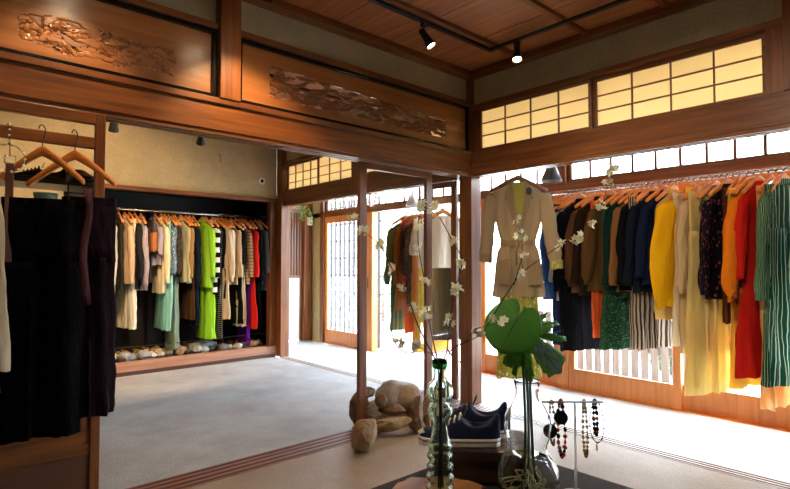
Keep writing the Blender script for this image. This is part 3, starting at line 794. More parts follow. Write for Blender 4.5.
# wall details on plaster
v = thing('wall_vent', 'small round white vent on the plaster wall above the closet', 'vent', (3.02,YD-.003,2.085), 0)
MB().tube([(.032*math.cos(a*PI/12), -.006, .032*math.sin(a*PI/12)) for a in range(25)], .011, 8).build('rim', M['white'], v, smooth=True)
MB().prism([(.022*math.cos(a*PI/8), .022*math.sin(a*PI/8)) for a in range(16)], (0,.001,0), (1,0,0), (0,0,1), (0,-.003,0)).build('duct', M['black'], v)
hk = MB(); hk.tube([(2.50,YD-.002,2.31),(2.50,YD-.02,2.31),(2.50,YD-.02,2.25),(2.50,YD-.035,2.235)], .003, 6); hk.tube([(2.485,YD-.005,2.33),(2.515,YD-.005,2.33)], .003, 6)
tag(hk.build('wall_hook', M['metal_black']), 'tiny dark hook on the plaster wall above the closet', 'hook')

# ------------------------------------------------------------------ left foreground clothes
HL = (.385,2.66,1.668)
hz_ = -.72
t = thing('clothes_hanger', 'wide wooden hanger holding black wide-leg trousers, left of the pair on the frame rail', 'hanger', HL, hz_, 'big wooden hangers on the frame door')
def big_hanger(t):
    m = MB(); R = []
    for i in range(25):
        u = -1+2*i/24; x = .185*u
        z = -.090 - .125*abs(u)**1.15 + .008*math.cos(u*PI*.5); h = .023-.010*abs(u); t_ = .007+.009*abs(u)
        R.append([(x, -.02*u*u+t_*math.cos(2*PI*k/12), z+h*math.sin(2*PI*k/12)) for k in range(12)])
    m.loft(R).build('shoulder_bar', M['hanger'], t, smooth=True)
    hk = MB(); pts = [(0,0,-.075),(0,0,-.045),(0,.006,-.03)]
    for k in range(9):
        a = math.radians(-50+230*k/8); pts.append((0, .022*math.cos(a)-.004, .006+.022*math.sin(a)))
    hk.tube(pts, .0022, 6).build('hook', M['metal_black'], t, smooth=True)
big_hanger(t)
t = thing('clothes_hanger', 'wide wooden hanger holding dark plum trousers, right of the pair on the frame rail', 'hanger', (.505,2.66,1.668), hz_+.02, 'big wooden hangers on the frame door'); big_hanger(t)
tr = thing('trousers', 'very wide black trousers hanging on the left of the frame door', 'trousers', (.37,2.60,1.62), -.25)
trouser_parts(tr, F((.0015,.0015,.003),trans=.0), .29, .97, 3, ht=.03, flare=1.10, off=-.245)
for s_ in (-.10,.10): MB().tube([(s_,0,-.17),(s_*1.02,-.005,-.25)], .004, 6).build('loop', M['black'], tr)
tr = thing('trousers', 'dark plum trousers with a tie at the waist beside the black trousers', 'trousers', (.555,2.60,1.62), -.25)
trouser_parts(tr, F((.012,.006,.010),trans=.0), .20, .94, 5, ht=.028, flare=1.02, off=-.225)
m = MB(); m.loft([ring(.014,.004,-.19-.5*i/8,n=8,cx=-.01+.01*math.sin(i),cy=-.035) for i in range(9)]); cloth(m, 'waist_tie', F((.10,.04,.05),trans=0), tr)
# cream garment at the left edge
t = thing('clothes_hanger', 'wooden hanger with the cream dress at the left edge of the photo', 'hanger', (.13,2.66,1.668), -1.0); big_hanger(t)
tr = thing('dress', 'cream sleeveless dress cut by the left edge of the photo', 'dress', (.125,2.55,1.62), -.4)
shirt_parts(tr, F((.66,.56,.38)), .24, .80, 0, 5, off=-.115, hemf=1.25)
t = thing('belt', 'dark vertical leather strap hanging beside the cream dress', 'belt', (.268,2.60,1.60), 0)
B(-.014,.014,-.003,.003,-1.0,-.09).build('strap', M['lattice'], t, bevel=.002); MB().tube([(-.018,0,-.09),(-.018,0,-.06),(.018,0,-.06),(.018,0,-.09),(-.018,0,-.09)], .003, 6).build('buckle', M['chrome'], t); MB().tube([(0,0,-.06),(0,.03,.02),(0,.085,.088),(0,.125,.088),(0,.125,.06)], .002, 6).build('hook', M['metal_black'], t)
# flower wreath
wr = thing('wreath', 'thin hanging ring of tiny cream flowers at the left edge', 'wreath', (.262,2.60,1.53), -.2)
MB().tube([(.055*math.cos(a*PI/12), 0, .055*math.sin(a*PI/12)) for a in range(25)], .0015, 5).build('wire_ring', M['chrome'], wr)
MB().tube([(0,0,.055),(0,.02,.11),(0,.09,.155),(0,.115,.155),(0,.125,.13)], .0012, 5).build('hanging_wire', M['chrome'], wr)
petal_m = mat_translucent('petal_cream', (.86,.80,.56), (.95,.88,.60), .4)
for k in range(14):
    a = 2*PI*k/14; MB().blob((.055*math.cos(a),0,.055*math.sin(a)), (.006,.006,.006), seed=k, sub=1).build('flower', petal_m, wr)
for k in range(4): MB().blob((0,.01*k,.07+.025*k), (.005,.005,.005), seed=k, sub=1).build('flower', petal_m, wr)

# shelf with shoes behind the trousers
sh = thing('shelf_rack', 'dark metal shelf rack behind the hanging trousers', 'shelf')
for zz in (1.50,1.385,.6): B(-.30,.70,3.05,3.33,zz,zz+.018).build('shelf_board', M['metal_black'], sh, bevel=.003)
for xx, yy in ((-.29,3.06),(.68,3.06),(-.29,3.31),(.68,3.31)): B(xx,xx+.02,yy-.01,yy+.01,0,1.518).build('leg', M['metal_black'], sh)

def shoe(name, label, loc, rz, upper, sole, L=.27, navy=True, group=None, lace=None, height=.075, s=1):
    """local x: heel (0) to toe (L)"""
    t = thing(name, label, 'shoe', loc, rz, group)
    def hw(u): return (.030 + .014*math.sin(min(1,u*1.15)*PI*.62)**1.2 - .0*u) * math.sqrt(max(.04, 1-max(0,(u-.80)/.21)**2.2)) * math.sqrt(max(.1, 1-max(0,(.12-u)/.13)**2.2))
    def out(z, g): return [[(L*u, g*hw(u)*sd, z) for sd in (1,)] for u in ()]
    us = [i/22 for i in range(23)]
    def outline(z, g):
        P = [(L*u+(.004*g-.004 if u == 1 else 0), g*hw(u), z) for u in us]; P += [(L*u, -g*hw(u), z) for u in reversed(us)]; return P
    m = MB(); m.loft([outline(0,1.03), outline(.004,1.10), outline(.024,1.08), outline(.027,1.0)]); m.build('sole', sole, t, smooth=False, bevel=.001)
    m = MB(); m.loft([outline(.016,1.11), outline(.019,1.11)], (False,False)); m.build('sole_stripe', upper, t)
    top = lambda u: (.088 - .02*abs(u-.05)*3 if u < .12 else .078 - .012*math.sin((u-.12)/.33*PI) if u < .45 else .082 - .052*((u-.45)/.55)**.8)*(height/.075)
    m = MB(); R = []
    for i in range(23):
        u = i/22; w = hw(u)*1.0; h = top(u)
        ring_ = []
        for k in range(13):
            a = PI*k/12; 
            yy = w*math.copysign(abs(math.cos(a))**.55, math.cos(a)); zz = .024 + (h-.024)*math.sin(a)**.8
            if .06 < u < .48 and 3 < k < 9:   # foot opening
                q = math.sin((u-.06)/.42*PI)**.5; zz -= .030*q*math.sin((k-3)/6*PI)**.6
            ring_.append((L*u, yy*(1-.12*math.sin(a)), zz))
        R.append(ring_)
    m.loft(R, (True, True), closed=False); o = m.build('upper', upper, t, smooth=True, sub=1)
    m = MB(); R = []
    for i in range(9):
        u = .07+.38*i/8; w = hw(u)*.55; R.append([(L*u, w*math.cos(PI*k/6), top(u)-.018-.004*math.sin(PI*k/6)) for k in range(7)])
    if lace:
        for i in range(5):
            u = .47+.065*i; z = top(u)+.001; w = hw(u)*.62
            MB().tube([(L*u,-w,z-.010),(L*(u+.012),-w*.4,z+.002),(L*(u+.02),w*.4,z+.002),(L*(u+.03),w,z-.010)], .0032, 6).build('lace', lace, t, smooth=True)
        tg = MB(); tg.loft([[(L*.44,-.018,top(.45)-.004),(L*.44,.018,top(.45)-.004),(L*.43,.018,top(.45)-.008),(L*.43,-.018,top(.45)-.008)], [(L*.40,-.02,top(.45)+.020),(L*.40,.02,top(.45)+.020),(L*.39,.02,top(.45)+.018),(L*.39,-.02,top(.45)+.018)]]); tg.build('tongue', upper, t)
        m = MB(); R = []
        for i in range(7):
            a = -PI*.42 + PI*.84*i/6; R.append((L*1.0-.035+.037*math.cos(a), .035*math.sin(a)))
        m = MB(); m.loft([[(L*.86,-.03,.03),(L*.93,-.022,.044),(L*.95,0,.047),(L*.93,.022,.044),(L*.86,.03,.03)],[(L*.97,-.022,.028),(L*1.0,-.012,.034),(L*1.01,0,.036),(L*1.0,.012,.034),(L*.97,.022,.028)]], (False,False), closed=False); m.build('toe_cap', sole, t, smooth=True)
    return t
navy = mat_plain('navy_canvas', (.014,.018,.052), .8, 0, .2, .2, 300); rubber = mat_plain('white_rubber', (.72,.66,.54), .5); lacem = mat_plain('lace_cotton', (.8,.72,.55), .8)
def place_shoe(toe, heel, z, **k):
    dx, dy = toe[0]-heel[0], toe[1]-heel[1]; return (heel[0],heel[1],z), math.atan2(dy, dx)
loc, rz = place_shoe((1.265,1.285),(1.445,1.085),.512)
shoe('sneaker', 'navy canvas sneaker with white sole and beige laces, nearer on the dark box', loc, rz, navy, rubber, lace=lacem, group='pair of navy sneakers', height=.09)
loc, rz = place_shoe((1.375,1.33),(1.535,1.12),.512)
shoe('sneaker', 'navy canvas sneaker behind, its heel beside the clear gourd vase', loc, rz, navy, rubber, lace=mat_plain('lace_black', (.03,.03,.035), .8), group='pair of navy sneakers', height=.105)
blk = mat_plain('black_leather', (.012,.011,.010), .25)
shoe('strappy_shoe', 'black strappy shoe on the shelf left of the round-toed one', (.565,3.18,1.518), PI*.97, blk, M['black'], L=.24, lace=blk)
shoe('leather_shoe', 'shiny black leather shoe on the shelf behind the hangers', (.60,3.30,1.518), PI*1.58, blk, M['black'], L=.24, height=.09)
for k, (x, c, nm) in enumerate(((.47,(.25,.45,.36),'pale green glass bowl on the second shelf behind the trousers'),(.61,(.75,.40,.20),'straw-coloured cup on the shelf behind the trousers'))):
    o = MB().lathe([(.03,0),(.045,.015),(.055,.055),(.052,.055),(.040,.02),(.0001,.012)], (0,0,0), 20).build('bowl', mat_plain('bowl_%d'%k, c, .2), smooth=True); o.location = (x,3.12,1.403); tag(o, nm, 'bowl')

# ------------------------------------------------------------------ rocks round the sliding door
rock_tan = mat_concrete('rock_tan', (.40,.29,.17), (.20,.13,.07), 9, .75, .6); rock_br = mat_concrete('rock_brown', (.24,.15,.085), (.10,.06,.035), 9, .7, .6); rock_y = mat_concrete('rock_yellow', (.48,.39,.22), (.20,.14,.08), 11, .8, .7)
rock_boulder = mat_concrete('rock_boulder', (.42,.30,.18), (.27,.24,.18), 4, .75, .4)
def rock(c, r, seed, mat, label, ang=0, flat=6, rough=.25, tilt=(0,0)):
    o = MB().blob((0,0,0), r, seed=seed, rough=rough, flat=flat, sub=4).build('rock', mat, smooth=flat == 0); o.location = c; o.rotation_euler = (tilt[0],tilt[1],ang)
    tag(o, label, 'rock', 'rocks piled at the foot of the glass door'); return o
rock((2.0,2.49,.09),(.095,.10,.105),1,rock_tan,'blocky tan rock in front, leftmost at the foot of the door stile',.5,12,.2)
rock((2.27,2.88,.115),(.085,.075,.125),23,rock_br,'tall brown rock standing behind the left door stile',.3,9)
rock((2.37,2.86,.09),(.13,.08,.09),3,rock_y,'yellowish layered rock under the small dark ones',.1,10)
rock((2.31,2.86,.225),(.07,.05,.04),24,rock_br,'flat dark stone lying on top near the left of the pile',.1,6)
rock((2.335,2.73,.19),(.045,.04,.045),5,rock_br,'small round dark brown stone resting on the yellowish rock',0,0,.12)
rock((2.60,2.86,.165),(.165,.11,.105),6,rock_boulder,'largest smooth tan boulder at the top of the pile',-.6,0,.14,(0,.08))
rock((2.41,2.70,.125),(.10,.05,.038),7,rock_br,'long dark stone wedged below the big boulder',-.6,5,.15)
rock((2.30,2.58,.075),(.135,.055,.055),8,rock_y,'long pale yellow flaky rock lying across the front of the pile',-.7,9,.3,(0,-.22))
rock((2.47,2.53,.11),(.07,.06,.125),9,rock_br,'pointed brown rock leaning at the right of the pile',.3,12)
rock((2.76,2.66,.10),(.09,.07,.10),10,rock_tan,'rounded reddish-tan rock behind the green vase',.3,2,.15)
rock((2.58,2.50,.07),(.08,.06,.07),11,rock_tan,'low tan rock behind the toe of the sneakers',.6,8)

# ------------------------------------------------------------------ foreground table
tb = thing('low_table', 'dark low display table in the foreground carrying the vases and shoes', 'table')
tabm = mat_wood('table_dark', (.020,.012,.010), (.008,.005,.004), 'x', .85)
B(.20,1.70,.15,1.318,.36,.40).build('tabletop', tabm, tb, bevel=.004)
for xx in (.24,1.62):
    for yy in (.19,1.24): B(xx,xx+.05,yy,yy+.05,0,.36).build('leg', tabm, tb)
sl = MB(); P = []
for k in range(40):
    a = 2*PI*k/40; r = 1+.10*math.sin(3*a+.5)+.06*math.sin(7*a)+.04*math.sin(13*a); P.append((.13*r*math.cos(a), .11*r*math.sin(a)))
sl.prism(P, (1.19,1.13,.4005), (.8,-.6,0), (.6,.8,0), (0,0,.022))
o = sl.build('wood_slab', mat_wood('burl', (.50,.22,.07), (.16,.06,.02), 'x', .45, .35), bevel=.004); tag(o, 'orange-brown live-edge wood slab on the dark table under the green bottle', 'wood slab')
bx = thing('leather_box', 'dark brown leather box on the table beneath the sneakers', 'box', (1.44,1.17,.4005), math.atan2(-.2,.18))
m = MB(); m.loft([ring(.155,.105,0,n=32,sq=8), ring(.165,.115,.01,n=32,sq=8), ring(.165,.115,.07,n=32,sq=8)], (True,True)); m.build('box_body', mat_plain('box_leather', (.05,.022,.014), .4, 0, .5, .4, 25), bx, smooth=False, bevel=.002)
m = MB(); m.loft([ring(.17,.12,.071,n=32,sq=8), ring(.172,.122,.080,n=32,sq=8), ring(.168,.118,.108,n=32,sq=8), ring(.155,.105,.1105,n=32,sq=8)], (True,True)); m.build('lid', mat_plain('lid_leather', (.035,.016,.012), .35, 0, .5, .4, 25), bx, smooth=False, bevel=.002)

# green bottle
gx, gy = 1.075, 1.01
gb = thing('glass_bottle', 'tall green glass bottle with ringed body and round bulges holding blossom branches', 'vase', (gx,gy,.4235))
prof = [(.0305,0),(.033,.004)]
for k in range(7):
    z = .012+.028*k; prof += [(.034-.001*k,z),(.0400-.001*k,z+.006),(.0415-.001*k,z+.010),(.0400-.001*k,z+.014),(.034-.001*k,z+.020)]
prof += [(.024,.215),(.020,.235),(.019,.25),(.026,.262),(.033,.275),(.035,.285),(.031,.297),(.023,.305),(.027,.312),(.035,.325),(.037,.337),(.033,.352),(.021,.364),(.0165,.375),(.0165,.40),(.0185,.412),(.019,.418)]
inner = [(max(r-.0028,.004), z) for r, z in reversed(prof[2:])] + [(.026,.008),(.0001,.008)]
prof = [(.0001,0)] + prof + inner
ggm = mat_glass('green_glass', (.80,.97,.86), 0, 1.45)
MB().lathe(prof, (0,0,0), 40).build('bottle_body', ggm, gb, smooth=True)
MB().lathe([(.0172,.398),(.0205,.402),(.0215,.412),(.0205,.421),(.0165,.424),(.0150,.41),(.0155,.399)], (0,0,0), 32).build('lip', mat_glass('green_lip', (.15,.65,.2)), gb, smooth=True)

# blossom branch (one thing: stems + blossoms)
br = {'m': [(1.075,1.008,.43),(1.072,1.007,.6),(1.07, 1.004, 0.808), (1.095, 1.006, 0.842), (1.124, 1.005, 0.872), (1.114, 0.96, 0.892), (1.164, 0.941, 0.912), (1.204, 0.93, 0.957), (1.192, 0.884, 1.01), (1.242, 0.862, 1.078), (1.3, 0.835, 1.122), (1.305, 0.776, 1.157), (1.359, 0.752, 1.177),(1.387, 0.725, 1.216), (1.425, 0.715, 1.273), (1.398, 0.683, 1.324), (1.426, 0.682, 1.374)],
'l1': [(1.07,1.012,.5),(1.066, .998, 0.80), (1.032, 0.994, 0.865), (1.019, 1.03, 0.929), (0.973, 1.014, 0.992), (0.97, 1.042, 1.044), (0.958, 1.077, 1.097), (0.907, 1.066, 1.156), (0.889, 1.107, 1.194), (0.875, 1.146, 1.23)],
'l2': [(1.082,1.012,.5),(1.069, 1.008, 0.80), (1.07, 1.027, 0.884), (1.07, 1.05, 0.965), (1.031, 1.026, 1.064), (1.033, 1.048, 1.147), (1.043, 1.062, 1.217), (1.02, 1.027, 1.269)],
'r2': [(1.08,1.004,.5),(1.077, 1.006, 0.80), (1.097, 1.003, 0.87), (1.116, 1.009, 0.951), (1.094, 0.971, 1.037), (1.122, 0.969, 1.114), (1.115, 0.999, 1.175), (1.059, 0.993, 1.234), (1.057, 1.021, 1.263)],
'r3': [(1.114, 0.96, 0.892), (1.153, 0.95, 0.925), (1.2, 0.934, 0.937), (1.188, 0.891, 0.95)],
'l3': [(1.035, .995, 0.862), (0.996, 1.026, 0.892), (0.979, 1.067, 0.897)],
's': [(1.225, 0.871, 1.05), (1.245, 0.857, 1.133), (1.258, 0.869, 1.189), (1.214, 0.854, 1.228)]}
stem_m = mat_plain('twig', (.10,.05,.035), .7, 0, .3, .3, 80)
def smooth_path(P, n=5):
    P = [Vector(p) for p in P]; out_ = []
    for i in range(len(P)-1):
        p0, p1, p2, p3 = P[max(i-1,0)], P[i], P[i+1], P[min(i+2,len(P)-1)]
        for k in range(n):
            s = k/n; out_.append(.5*((2*p1)+(-p0+p2)*s+(2*p0-5*p1+4*p2-p3)*s*s+(-p0+3*p1-3*p2+p3)*s**3))
    out_.append(P[-1]); return out_
def blossom_mesh(c, s, seed):
    s *= .92
    rn = random.Random(seed); m = MB()
    for q in range(rn.choice((4,5,6,6))):
        cc = Vector(c) + Vector((rn.uniform(-1,1),rn.uniform(-1,1),rn.uniform(-1,1)))*s*.9
        ax = Vector((rn.uniform(-1,1),rn.uniform(-1,1),rn.uniform(-.3,1))).normalized(); e1 = ax.orthogonal().normalized(); e2 = ax.cross(e1)
        for k in range(6):
            a = 2*PI*k/6; d = e1*math.cos(a)+e2*math.sin(a); sd = ax.cross(d)
            p0 = cc; p1 = cc+d*s*.55+sd*s*.34+ax*s*.25; p2 = cc+d*s+ax*s*.5; p3 = cc+d*s*.55-sd*s*.34+ax*s*.25
            n = len(m.v); m.v += [tuple(p0),tuple(p1),tuple(p2),tuple(p3)]; m.f.append((n,n+1,n+2,n+3))
    return m
roots = {'m':thing('blossom_branch','long flowering branch reaching right across the beige jacket from the green bottle','branch'),
 'l1':thing('blossom_branch','flowering branch leaning far left from the green bottle','branch'),
 'l2':thing('blossom_branch','upright flowering branch in front of the green striped coat','branch'),
 'r2':thing('blossom_branch','upright flowering branch in front of the black leather skirt','branch')}
par = {'m':'m','l1':'l1','l2':'l2','r2':'r2','r3':'m','l3':'l1','s':'m'}
bl = {'m':[(6,.010),(7,.012),(9,.012),(11,.014),(12,.016),(13,.010),(14,.013),(15,.014),(16,.016)], 'l1':[(4,.012),(5,.012),(6,.013),(7,.013),(8,.012),(9,.016)],'l2':[(3,.016),(4,.013),(5,.012),(6,.015),(7,.016)],'r2':[(3,.014),(4,.016),(5,.014),(6,.013),(8,.014)],'r3':[(1,.010),(3,.015)],'l3':[(1,.013),(2,.013)],'s':[(1,.011),(2,.015),(3,.010)]}
bi = 0
for k, P in br.items():
    SP = smooth_path(P); n = len(SP)
    rt = roots[par[k]]
    MB().tube(SP, [(.0024 if k in ('m','l1','l2','r2') else .0016)*(1-.62*i/n) for i in range(n)], 6).build('stem', stem_m, rt, smooth=True)
    for ii, s in bl[k]:
        blossom_mesh(P[min(ii,len(P)-1)], s, bi).build('blossom', petal_m, rt); bi += 1

# clear gourd vase
cx_, cy_ = 1.385, .94
cv = thing('gourd_vase', 'clear double-gourd glass vase with water and monstera roots', 'vase', (cx_,cy_,.4005))
prof = [(.045,0),(.068,.004),(.084,.022),(.092,.05),(.094,.07),(.090,.095),(.076,.122),(.062,.142),(.057,.155),(.061,.172),(.069,.198),(.072,.22),(.068,.245),(.056,.272),(.043,.295),(.037,.312),(.036,.335),(.039,.352)]
prof += [(.038,.356)] + [(r-.0025, z) for r, z in reversed(prof[3:])] + [(.078,.024),(.06,.010),(.0001,.008)]
MB().lathe([(.0001,0)]+prof, (0,0,0), 48).build('vase_body', mat_glass('clear_glass', (.97,.99,.99), 0, 1.45), cv, smooth=True)
wp = [(.0001,.0085),(.060,.0105),(.0776,.0245),(.0890,.05),(.0910,.07),(.0870,.095),(.0730,.122),(.0001,.122)]
MB().lathe(wp, (0,0,0), 48).build('water', mat_glass('water', (.93,.97,.92), 0, 1.2), cv, smooth=True)
pl = thing('monstera_cutting', 'monstera cutting with glossy split leaves standing in the clear gourd vase', 'plant', (cx_,cy_,.43))
leafm = mat_translucent('monstera_leaf', (.035,.15,.018), (.18,.42,.03), .35)
m_, nt_, out_ = new_mat('monstera_gloss'); pr = principled(nt_, (.085,.27,.055), .30); tl = nt_.nodes.new('ShaderNodeBsdfTranslucent'); tl.inputs[0].default_value = (.28,.55,.08,1)
ms = nt_.nodes.new('ShaderNodeMixShader'); ms.inputs[0].default_value = .35; nt_.links.new(pr.outputs[0], ms.inputs[1]); nt_.links.new(tl.outputs[0], ms.inputs[2]); nt_.links.new(ms.outputs[0], out_.inputs[0]); leafm = m_
stem_g = mat_plain('green_stem', (.06,.16,.035), .5)
rt_m = mat_plain('root', (.62,.54,.24), .7)
rr = random.Random(5)
for k in range(26):
    P = [Vector((rr.uniform(-.02,.02), rr.uniform(-.02,.02), rr.uniform(.01,.06)))]
    d = Vector((rr.uniform(-1,1), rr.uniform(-1,1), rr.uniform(-.5,.4))).normalized()
    for j in range(7):
        q = P[-1]+d*.017; d = (d+Vector((rr.uniform(-1,1),rr.uniform(-1,1),rr.uniform(-1,.6)))*.6).normalized()
        rad = math.hypot(q.x, q.y)
        if rad > .066: q.x *= .066/rad; q.y *= .066/rad
        q.z = min(.085, max(-.005, q.z)); P.append(q)
    MB().tube(P, .0022, 5).build('root', rt_m, pl, smooth=True)
CAM = Vector((0,0,1.11))
vein_m = mat_plain('leaf_vein', (.20,.38,.10), .5)
def leaf(parent, base, tip, nrm, L, W, splits, name='leaf', mat=None, droop=.15):
    """heart-shaped blade laid out in rings round the point where the stem joins; slits cut in from the edge"""
    e1 = (Vector(tip)-Vector(base)).normalized(); nr = Vector(nrm); nr = (nr-e1*nr.dot(e1)).normalized(); e2 = nr.cross(e1)
    m = MB(); b = Vector(base); NT, NR = 120, 9; wr = W/(L*.62)
    def R(th):
        a = abs(th); return L*(.52+.48*math.cos(a/2)**5)*(1-.78*math.exp(-((PI-a)/.30)**2))
    def pt(th, f):
        r = R(th)*f; x = r*math.cos(th); y = r*math.sin(th)*wr
        q = (r/L)
        return b+e1*x+e2*y+nr*(-droop*L*q*q - .10*abs(y)*(1 if splits else .3) + .0015*math.sin(th*9)*f)
    slits = [sg*(.42+.40*k) for k in range(splits) for sg in (-1,1)]
    n0 = len(m.v)
    for i in range(NT+1):
        th = -PI+2*PI*i/NT
        for j in range(NR+1): m.v.append(tuple(pt(th, j/NR)))
    for i in range(NT):
        thm = -PI+2*PI*(i+.5)/NT
        for j in range(NR):
            f = (j+.5)/NR
            if any(abs(thm-sl_) < .13*(f-.25)*1.5 for sl_ in slits) and f > .34: continue
            a = n0+i*(NR+1)+j; m.f.append((a, a+1, a+NR+2, a+NR+1))
    o = m.build(name, mat or leafm, parent, smooth=True)
    s = o.modifiers.new('t', 'SOLIDIFY'); s.thickness = .0012
    vm = MB()
    for a_ in (.35,.8,1.25,1.8,2.4):
        for sg in (-1,1): vm.tube([Vector(pt(sg*a_*.5,.08))+nr*.0008, Vector(pt(sg*a_*.85,.5))+nr*.0010, Vector(pt(sg*a_,.93))+nr*.0006], [.0010,.0007,.0003], 4)
    vm.build('veins', vein_m, o)
    MB().tube([b+nr*.0015, Vector(pt(0,.5))+nr*.0012, Vector(pt(0,.95))+nr*.0008], [.0020,.0014,.0006], 5).build('midrib', stem_g, o)
    return o
LO = Vector(pl.location)
def at(x, y, z): return Vector((x,y,z))-LO
vd = (CAM-Vector((1.3,.92,.9))).normalized()
side = Vector((math.sin(math.radians(48)),-math.cos(math.radians(48)),0))
leaf(pl, at(1.312,.920,.953), at(1.235,.935,.850), vd+Vector((0,0,.25)), .115, .078, 0, 'leaf', droop=.15)
leaf(pl, at(1.362,.935,.900), at(1.415,.855,.815), vd+Vector((0,0,.45)), .150, .105, 6, 'leaf', droop=.18)
leaf(pl, at(1.340,.935,.875), at(1.275,.955,.790), vd*.7+Vector((0,0,.5)), .080, .045, 4, 'leaf', droop=.20)
leaf(pl, at(1.375,.93,.905), at(1.450,.885,.945), vd*.5+Vector((0,0,1)), .085, .035, 0, 'leaf', droop=.15)
drym = mat_translucent('dry_leaf', (.30,.40,.38), (.35,.5,.45), .3)
leaf(pl, at(1.372,.872,.848), at(1.412,.835,.780), vd, .080, .022, 0, 'withered_leaf', drym, droop=.08)
for P in ([(1.37,.945,.44),(1.368,.935,.60),(1.345,.925,.80),(1.328,.918,.90),(1.322,.918,.945)], [(1.395,.945,.44),(1.392,.94,.6),(1.370,.93,.76),(1.362,.935,.85),(1.362,.935,.900)], [(1.405,.93,.45),(1.400,.935,.62),(1.392,.935,.8),(1.380,.932,.87),(1.375,.93,.905)]):
    MB().tube(smooth_path([at(*p) for p in P]), .0042, 8).build('stem', stem_g, pl, smooth=True)

# jewellery stand
js = thing('jewellery_stand', 'clear acrylic T-shaped stand on the table hung with necklaces', 'stand', (1.505,.85,.4005))
acr = mat_translucent('acrylic_rod', (.9,.93,.95), (.9,.93,.95), .5)
bar_d = Vector((.136,-.121,0)).normalized()
pA = -bar_d*.105; pB = bar_d*.085
MB().tube([(0,0,.01),(0,0,.283)], .0038, 12).build('post', acr, js, smooth=True)
MB().tube([pA+Vector((0,0,.286)), pB+Vector((0,0,.286))], .0034, 12).build('bar', acr, js, smooth=True)
MB().lathe([(.0001,0),(.045,0),(.045,.008),(.04,.010),(.0001,.010)], (0,0,0), 32).build('base', acr, js, smooth=True)
JZ = .4005+.286
def necklace(label, off, L, w, sizes, mats, pend=None, grp=None, spread=0.0):
    t = thing('necklace', label, 'necklace', (1.505+bar_d.x*off, .85+bar_d.y*off, JZ))
    n = len(sizes)
    path = []
    for k in range(n):
        s = k/(n-1); a = s*2*PI
        # loop: over the bar, down both sides
        x = w*math.sin(a)*(.6+.4*math.sin(s*PI)); z = .004 - L*(1-math.cos(a))/2
        path.append(Vector((x*bar_d.x+.006*math.cos(a)*bar_d.y*-1, x*bar_d.y+.006*math.cos(a)*bar_d.x, z)))
    MB().tube(path, .0009, 5, caps=False).build('cord', M['lattice'], t)
    for k in range(n-1):
        MB().blob(path[k], (sizes[k],sizes[k],sizes[k]*1.25), seed=k, sub=2, rough=.2, flat=2).build('bead', mats[k % len(mats)], t, smooth=True)
    if pend: MB().blob((0,0,-L-.012), pend[0], seed=3, sub=2, rough=.1).build('pendant', pend[1], t, smooth=True)
    return t
coral = mat_plain('coral', (.75,.10,.05), .3); coral2 = mat_plain('coral_pale', (.62,.22,.14), .35); citr = mat_plain('citrine', (.90,.78,.35), .2); dk = mat_plain('dark_bead', (.03,.012,.015), .2); turq = mat_plain('blue_bead', (.12,.28,.32), .3); copper = mat_plain('copper_bead', (.35,.12,.06), .3, .6)
necklace('coral red bead necklace on the jewellery stand', -.042, .165, .012, [.0045+.0025*abs(math.sin(k*1.7)) for k in range(28)], [coral, coral2, coral, dk])
necklace('pale pink stone necklace beside the black discs on the stand', -.070, .13, .008, [.003+.002*abs(math.sin(k*1.3)) for k in range(24)], [coral2, mat_plain('pink_bead',(.70,.42,.30),.3)])
necklace('yellow citrine bead necklace near the post of the jewellery stand', .030, .165, .007, [.004+.0015*abs(math.sin(k*2.1)) for k in range(34)], [citr, mat_plain('citrine_pale',(.86,.80,.50),.2)])
necklace('dark garnet bead necklace at the right end of the stand', .062, .10, .006, [.0045+.002*abs(math.sin(k*1.9)) for k in range(20)], [dk, dk, copper])
necklace('thin blue and black cord necklace with large loop at the stand end', .066, .125, .024, [.0016+.001*(k%5==0) for k in range(50)], [dk, turq, dk], ((.003,.003,.012), citr))
for o_, z_, nm in ((-.052,-.045,'upper round black disc earring hanging on the jewellery stand'),(-.085,-.085,'lower round black disc earring hanging left of the coral necklace')):
    e = thing('earring', nm, 'earring', (1.505+bar_d.x*o_, .85+bar_d.y*o_-.010, JZ))
    n_ = (CAM-Vector(e.location)).normalized(); u_ = Vector((0,0,1)).cross(n_).normalized(); v_ = n_.cross(u_)
    MB().loft([[Vector((0,0,z_))+u_*(.0205*f*math.cos(PI*k/14))+v_*(.0205*f*math.sin(PI*k/14))+n_*d for k in range(28)] for f, d in ((.9,-.003),(1,-.002),(1,.002),(.9,.003))]).build('disc', M['black'], e)
    MB().tube([(0,0,z_+.018),(0,.003,0),(0,.010,.004)], .0009, 5).build('ear_wire', M['chrome'], e)

